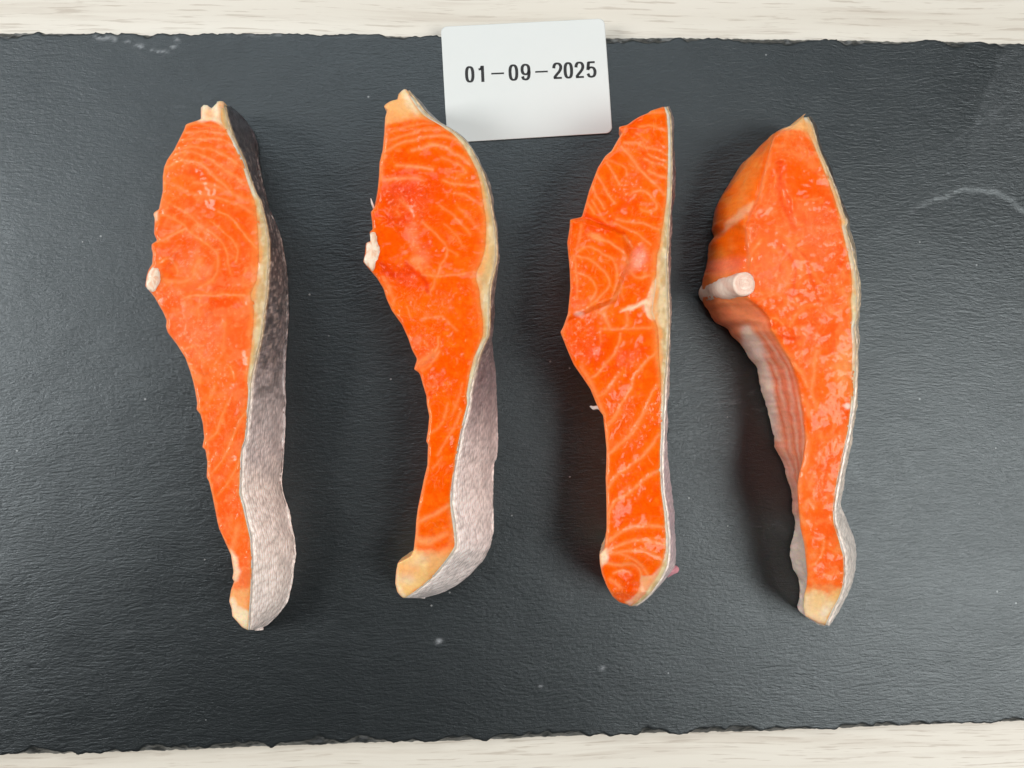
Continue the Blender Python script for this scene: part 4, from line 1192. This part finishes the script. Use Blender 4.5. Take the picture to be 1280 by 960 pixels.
def wall4(px, py, t, y, sd):
    n1 = fbm(px / 20, py / 20, sd, 3); n3 = fbm(px / 3.5, py / 3.5, sd + 4, 3)
    c = mixc(np.broadcast_to(lin((255, 100, 10)), px.shape + (3,)), lin((255, 124, 40)), smooth(.3, .7, n1))
    # fibres running down the cut face above the backbone, along the ribs below it
    st = fbm(t * 9 + y / 60, y / 34, sd + 6, 3)
    c = mixc(c, lin((255, 146, 70)), smooth(.48, .72, st) * .45 * smooth(420, 380, y))
    c = mixc(c, lin((236, 120, 98)), patch_mask(px, py, dict(e=(905, 333, 26, 11, -10), soft=7), sd) * .6)
    c = mixc(c, lin((250, 152, 120)), smooth(330, 400, y) * .55)
    rib = 0.5 + 0.5 * np.sin((t * 6.2 + fbm(y / 60, t * 0 + 1, sd + 12, 2) * 1.6) * 2 * np.pi * 0.95)
    m = smooth(395, 440, y) * smooth(660, 620, y)
    c = mixc(c, lin((250, 186, 162)), m * .7 * rib ** 1.4)
    c = mixc(c, lin((226, 96, 66)), m * .4 * (1 - rib))
    # belly membrane over the lower edge
    mem = patch_mask(px, py, dict(p=Z(*C, [(235, 50), (300, 40), (400, 200), (460, 420), (500, 600), (540, 960), (480, 960), (380, 600), (340, 380), (240, 260)]), soft=4, wob=4), sd)
    c = mixc(c, lin((255, 226, 210)), mem * .75)
    c = mixc(c, lin((236, 190, 176)), smooth(520, 600, y) * smooth(.35, .75, t) * .6)
    c = mixc(c, lin((240, 222, 208)), smooth(630, 665, y) * .9)
    c = mixc(c, lin((238, 200, 150)), patch_mask(px, py, dict(p=Z(*A, [(640, 60), (900, 60), (860, 180), (720, 170), (600, 200)], k5), soft=4), sd) * .8)
    c = mixc(c, lin((244, 176, 132)), patch_mask(px, py, dict(p=Z(*A, [(200, 860), (320, 760), (430, 700), (440, 740), (330, 830), (200, 930)], k5), soft=3), sd) * .7)
    return c * (0.9 + .22 * n3[..., None])


P4 = dict(
    seed=404, midc=(255, 98, 24), lightc=(255, 132, 70), wet=[(1000, 190, 20, 14, .35), (940, 285, 8, 8, .9), (975, 350, 20, 24, .45), (1030, 290, 24, 30, .45), (1040, 370, 24, 30, .4), (1010, 455, 20, 40, .45), (1060, 508, 8, 6, 1.), (1008, 630, 8, 8, 1.), (1022, 700, 12, 30, .5), (1022, 600, 14, 40, .4)], y=(146.5, 782), H=[(140, 21), (190, 26), (460, 26), (640, 25), (730, 21), (782, 14)],
    zBR=[(140, 20), (600, 20), (632, 18), (650, 8), (690, 5), (740, 8), (782, 12)], bulge=[(140, .2), (630, .3), (680, 1.2), (782, .2)], tuck=[(0, 2.5), (630, 2.0), (680, .6), (782, 1)], bulgeL=0.0, bevel=12.0, drop=1.2, conv=[(140, .9), (320, .85), (350, .7), (400, .55), (620, .5), (782, .4)], edge=.2,
    dyT=[(0, 0), (1, 0)], tone=.07,
    zBL=[(140, 18), (170, 12), (260, 8), (330, 6), (380, 3), (640, 1.5), (680, 3.0), (730, 2.5), (760, 6), (782, 9)],
    label='thickest raw salmon portion with sawn backbone and rib lines on its inner side',
    skinlabel='thin skin edge bulging out white near the belly tip',
    BL=[Z(*A, [(770, 95), (738, 130), (686, 172), (605, 198), (520, 250), (440, 340), (360, 410), (310, 490), (250, 580), (200, 660), (160, 750), (145, 850)], k5),
        Z(*B, [(165, 20), (185, 70), (140, 130), (130, 230), (115, 310), (85, 390), (80, 460), (75, 545), (95, 595), (120, 620), (170, 715), (260, 760)], k5),
        Z(*C, [(100, 50), (150, 120), (220, 180), (265, 240), (300, 310), (360, 370), (385, 470), (390, 560), (420, 630), (450, 740), (480, 830)]),
        Z(*D, [(220, 20), (245, 100), (250, 190), (300, 280), (335, 362), (345, 430), (380, 530), (390, 620), (385, 690), (410, 780)]),
        Z(*E, [(412, 60), (405, 110), (380, 200), (370, 290), (400, 400), (440, 470), (455, 560), (465, 650), (462, 740), (490, 775), (600, 835), (650, 845)])],
    L=[Z(*A, [(770, 95), (740, 130), (690, 172), (620, 200), (560, 250), (540, 310), (520, 400), (480, 560), (460, 660), (435, 720), (400, 790), (378, 850)], k5),
       Z(*B, [(388, 20), (392, 60), (400, 150), (412, 230), (410, 330), (400, 400), (395, 540), (500, 620), (560, 690)], k5),
       Z(*C, [(470, 90), (500, 130), (560, 230), (620, 320), (660, 420), (690, 520), (710, 640), (730, 760), (735, 830)]),
       Z(*D, [(485, 30), (490, 150), (470, 280), (440, 400), (425, 500), (430, 600), (440, 720)]),
       Z(*E, [(450, 60), (480, 190), (495, 320), (505, 430), (500, 530), (480, 600), (475, 700), (490, 768), (600, 828), (652, 842)])],
    R=[Z(*A, [(800, 95), (840, 150), (870, 250), (890, 330), (940, 440), (990, 570), (1030, 670), (1060, 780), (1095, 860)], k5),
       Z(*B, [(1110, 20), (1145, 150), (1175, 280), (1195, 400), (1200, 520), (1195, 680)], k5),
       Z(*C, [(1130, 60), (1150, 200), (1150, 400), (1140, 600), (1120, 750)]),
       Z(*D, [(845, 30), (820, 150), (790, 280), (760, 420), (735, 560), (720, 680)]),
       Z(*E, [(728, 30), (770, 160), (805, 290), (810, 420), (800, 520), (770, 620), (720, 710), (660, 842)])],
    BR=[Z(*A, [(820, 95), (850, 150), (875, 250), (900, 340), (950, 440), (1000, 570), (1042, 690), (1080, 800), (1105, 860)], k5),
        Z(*B, [(1130, 20), (1155, 100), (1185, 250), (1200, 400), (1210, 540), (1208, 680), (1200, 740)], k5),
        Z(*C, [(1165, 50), (1165, 110), (1180, 130), (1170, 180), (1155, 230), (1158, 400), (1145, 580), (1145, 690), (1120, 780)]),
        Z(*D, [(856, 30), (835, 170), (805, 330), (780, 500), (750, 640), (800, 740)]),
        Z(*E, [(815, 20), (860, 120), (882, 260), (870, 400), (830, 540), (785, 660), (720, 760), (665, 842)])],
    F=[Z(*A, [(780, 95), (790, 180), (850, 290), (910, 440), (960, 560), (1000, 680), (1040, 800)], k5),
       Z(*B, [(1085, 30), (1120, 180), (1150, 330), (1155, 480), (1140, 560), (1155, 680)], k5),
       Z(*C, [(1110, 60), (1118, 250), (1110, 430), (1110, 550), (1105, 700)]),
       Z(*D, [(830, 60), (780, 280), (742, 480), (710, 650)]),
       Z(*E, [(715, 20), (758, 170), (795, 300), (800, 430), (785, 540), (750, 630), (700, 720), (645, 842)])],
    lines=[(Z(*A, l, k5), w, a) for l, w, a in [
        ([(560, 250), (540, 310), (525, 400), (485, 560), (460, 660)], 2.0, .6), ([(590, 230), (700, 215), (800, 235)], 1.5, .45), ([(640, 340), (760, 380), (880, 480), (960, 600)], 3.0, .35), ([(720, 690), (800, 700), (900, 690)], 1.3, .5), ([(560, 300), (600, 310), (640, 300)], 2.5, .6)]] +
          [(Z(*B, l, k5), w, a) for l, w, a in [
              ([(480, 140), (500, 120), (440, 200), (400, 300)], 1.6, .8), ([(680, 90), (780, 200), (800, 320), (790, 430)], 2.2, .45), ([(560, 150), (650, 230), (700, 340), (690, 450)], 2.4, .4), ([(870, 300), (930, 430), (990, 460), (1000, 520), (940, 550), (900, 500)], 1.6, .5),
              ([(580, 680), (620, 690), (665, 725)], 1.2, .8), ([(480, 500), (640, 520), (780, 590), (940, 590)], 1.5, .45), ([(1000, 600), (1060, 650), (1120, 560), (1100, 480)], 2.5, .5), ([(720, 740), (760, 660), (800, 620)], 1.8, .4)]] +
          [(Z(*C, l), w, a) for l, w, a in [
              ([(480, 110), (560, 230), (640, 330), (720, 430), (770, 540)], 2.0, .8), ([(840, 250), (820, 330), (820, 430), (800, 560), (830, 700)], 2.2, .75), ([(870, 310), (960, 290), (1010, 300)], 1.4, .5), ([(720, 620), (760, 680), (780, 760)], 3.0, .7), ([(860, 800), (960, 780)], 1.6, .5),
              ([(1080, 120), (1090, 300), (1060, 420), (1060, 560)], 3.2, .6), ([(1000, 760), (960, 900)], 2.0, .45)]] +
          [(Z(*D, l), w, a) for l, w, a in [
              ([(490, 80), (510, 200), (490, 320), (440, 470), (450, 560)], 3.0, .8), ([(600, 60), (640, 150)], 2.4, .5), ([(520, 520), (560, 420)], 2.5, .5), ([(480, 660), (520, 620), (560, 660)], 2.6, .8), ([(450, 740), (490, 800)], 3.0, .9), ([(730, 130), (720, 220)], 1.6, .6)]] +
          [(Z(*E, l), w, a) for l, w, a in [([(500, 380), (560, 350), (620, 270), (640, 160)], 1.4, .7), ([(540, 290), (560, 280)], 3.0, .8), ([(640, 430), (700, 440), (760, 420)], 1.8, .7), ([(760, 230), (740, 250)], 3.0, .7), ([(540, 480), (600, 530), (700, 530)], 3., .6), ([(475, 130), (490, 300), (500, 470)], 2.0, .9)]],
    dark=[(Z(*A, [(620, 430), (610, 560), (620, 700), (680, 820), (710, 900)], k5), 3.0, .45), (Z(*B, [(620, 140), (700, 220), (750, 330), (745, 450), (720, 560)], k5), 1.8, .4), (Z(*B, [(760, 170), (830, 250), (870, 400), (920, 560)], k5), 1.8, .4),
          (Z(*C, [(560, 130), (640, 150), (700, 140)]), 3.0, .35), (Z(*B, [(640, 290), (640, 350)], k5), 1.5, .35)],
    under=[dict(p=Z(*A, [(640, 430), (800, 440), (900, 560), (910, 680), (720, 680), (640, 560)], k5), c='mid', a=.75, soft=6), dict(e=(950, 330, 40, 40, 0), c='pink', a=.30, soft=16), dict(e=(1010, 300, 34, 40, 0), c='pink', a=.22, soft=18),
           dict(p=Z(*B, [(400, 500), (520, 600), (600, 700), (560, 690), (440, 580)], k5), c='mid', a=.8, soft=4), dict(e=(1045, 480, 20, 30, 0), c='light', a=.5, soft=10), dict(e=(1008, 535, 5, 16, 0), c='mid', a=.9, soft=4), dict(p=Z(*C, [(600, 310), (660, 330), (790, 560), (720, 570)]), c='mid', a=.85, soft=3)],
    over=[dict(p=Z(*A, [(640, 60), (900, 60), (860, 260), (800, 200), (720, 180), (640, 190)], k5), c='yellow', a=.7, soft=5), dict(p=Z(*E, [(440, 560), (560, 540), (640, 570), (800, 540), (800, 700), (650, 880), (440, 820)]), c='yellow', a=.75, soft=9, wob=20), dict(p=Z(*E, [(480, 580), (620, 590), (720, 680), (660, 860), (440, 800)]), c='cream', a=.6, soft=8, wob=16), dict(e=(1022, 752, 9, 7, 0), c='yellow', a=.6, soft=5, wob=10), dict(e=(1030, 765, 6, 6, 0), c='white', a=.5, soft=4),
          dict(p=Z(*E, [(560, 570), (640, 590), (660, 660), (600, 780), (540, 740)]), c='yellow', a=.4, soft=5), dict(e=(1052, 455, 10, 30, 0), c='peach', a=.5, soft=8), dict(e=(1060, 507, 6, 3, 0), c='white', a=.8, soft=2)],
    relief=[dict(e=(936, 355, 15, 16, 0), h=-.5, soft=6, wob=2), dict(p=Z(*A, [(600, 430), (640, 430), (640, 620), (720, 860), (660, 820), (600, 640)], k5), h=-1.1, soft=5), dict(e=(930, 290, 12, 14, 0), h=.8, soft=6), dict(e=(945, 262, 9, 7, 0), h=.8, soft=5), dict(e=(990, 345, 30, 36, 0), h=.7, soft=14)],
    wallcol=wall4, fat=(236, 176, 120), fatover=[dict(e=(1010, 220, 70, 60, 0), c='peach', a=.6, soft=20)],
    skincol=skin_fn([(140, (60, 54, 50)), (260, (70, 60, 56)), (330, (190, 170, 140)), (500, (206, 186, 164)), (640, (228, 216, 206)), (782, (236, 224, 214))]),
    rimw=[(0, .25), (500, .3), (560, .8), (782, 1.2)])

roots = {}
for key, S in (('a', P1), ('b', P2), ('c', P3), ('d', P4)):
    roots[key] = build_salmon(S)

# bone nubs left on the cut edges
r1, l1 = roots['a']; r2, l2 = roots['b']; r3, l3 = roots['c']; r4, l4 = roots['d']
b = chunk('bone_nub', Z(180, 250, [(70, 515), (125, 520), (132, 600), (118, 680), (85, 745), (45, 735), (8, 690), (20, 610), (38, 560)]), 0.0243, 0.006, M_BONE, r1, l1, bone_col, (0.0012, 0), .0005, 5)
b['label'] = 'white bone nub on the cut edge'
b = chunk('bone_nub', Z(440, 240, [(150, 398), (112, 406), (106, 490), (88, 560), (130, 610), (165, 640), (200, 590), (228, 500), (222, 430), (205, 390), (200, 320), (165, 300), (140, 322), (146, 350)]), 0.0243, 0.004, M_BONE, r2, l2, bone_col, (0.002, 0), .0004, 8)
b['label'] = 'pale bone nub on the cut edge'


def px3(x, y, z):
    return unproj(x, y, z)


# backbone of the thick portion: a short column of vertebra from the cut top to the slate
def backbone():
    cx, cy = Z(865, 280, [(386, 436)], k5)[0]
    bx, by = Z(865, 280, [(130, 505)], k5)[0]
    top = unproj(cx, cy, 0.0261); bot = unproj(bx, by, 0.0012)
    n, seg = 60, 48
    V = []; K = []
    ax = bot - top; Ln = np.linalg.norm(ax); ax /= Ln
    a = np.cross(ax, [0, 1, 0]); a /= np.linalg.norm(a); bb = np.cross(ax, a)
    th = np.arange(seg) * 2 * np.pi / seg
    def ring(s, r, z0=0.0):
        prof = 1 - 0.05 * math.cos(s * 2 * math.pi * 1.0) + 0.09 * (s ** 3)
        bumps = (fbm(np.cos(th) * 1.6 + 5, np.sin(th) * 1.6 + s * 5.0, 12, 2) - .5) * 0.10 + 0.008 * np.sin(s * 60 + 2.2 * np.sin(th))
        rr = r * prof * (1 + bumps)
        return top + ax * (s * Ln + z0) + np.outer(np.cos(th) * rr, a) + np.outer(np.sin(th) * rr, bb)
    R0 = 0.0036
    for f, dz in ((0.0, -0.0001), (0.22, -0.0001), (0.36, -0.00016), (0.44, 0.0000), (0.52, -0.0001), (0.62, -0.00016), (0.72, -0.00004), (0.82, -0.0001), (0.93, 0.0001)):
        V.append(ring(0, R0 * max(f, .02), dz)); K.append(f)
    for s in np.linspace(0.012, 1.0, n):
        V.append(ring(s, R0)); K.append(1 + s)
    V.append(ring(1.0, R0 * .5)); K.append(2.05)
    P = np.array(V)
    cols = []
    for f in K:
        base = lin((246, 222, 204))
        nz = fbm(np.cos(th) * 2.2 + 9, np.sin(th) * 2.2 + f * 10.0, 3, 3)
        str_ = 0.5 + 0.5 * np.sin(f * 75 + 2.0 * np.sin(th * 1.0) + nz * 3)
        c = mixc(np.broadcast_to(base, (seg, 3)), lin((226, 178, 158)), smooth(.3, .7, nz) * .5 + (str_ * .12 if f > 1.02 else 0 * str_))
        if f < 1:
            t = 0.8 if 0.5 < f < 0.85 else (0.25 if f < .4 else 0)
            c = mixc(c, lin((224, 170, 152)), np.full(seg, t * .35))
        cols.append(c)
    nr = len(V)
    o = mesh_obj('backbone', P.reshape(-1, 3) - l4, grid_quads(nr, seg, True), M_BONE, r4, cols=np.array(cols).reshape(-1, 3))
    o['label'] = 'sawn pinkish white backbone with a ringed end'


backbone()
# loose shreds: pin bone ends, a scrap of membrane, torn skin
b = tube('pin_bone', [px3(463.5, 248, 0.0245), px3(465, 254, 0.0238), px3(468, 262, 0.0225)], [0.0001, .0003, .0003], M_BONE, r2, l2, lin((250, 226, 214)), 8)
b['label'] = 'thin white pin bone poking out'
b = tube('membrane_scrap', [px3(738, 508, 0.012), px3(742, 510, 0.013), px3(747, 509, 0.014), px3(752, 512, 0.015)], [0.0003, .0006, .0006, .0005], M_BONE, r3, l3, lin((226, 214, 204)), 8)
b['label'] = 'pale scrap of membrane hanging at the edge'
b = tube('skin_scrap', [px3(832, 717, 0.010), px3(840, 712, 0.0095), px3(846, 711.5, 0.009), px3(848.5, 711, 0.009)], [0.0014, .0015, .0011, .0004], M_BONE, r3, l3, lin((214, 150, 160)), 12)
b['label'] = 'pink tag of skin'
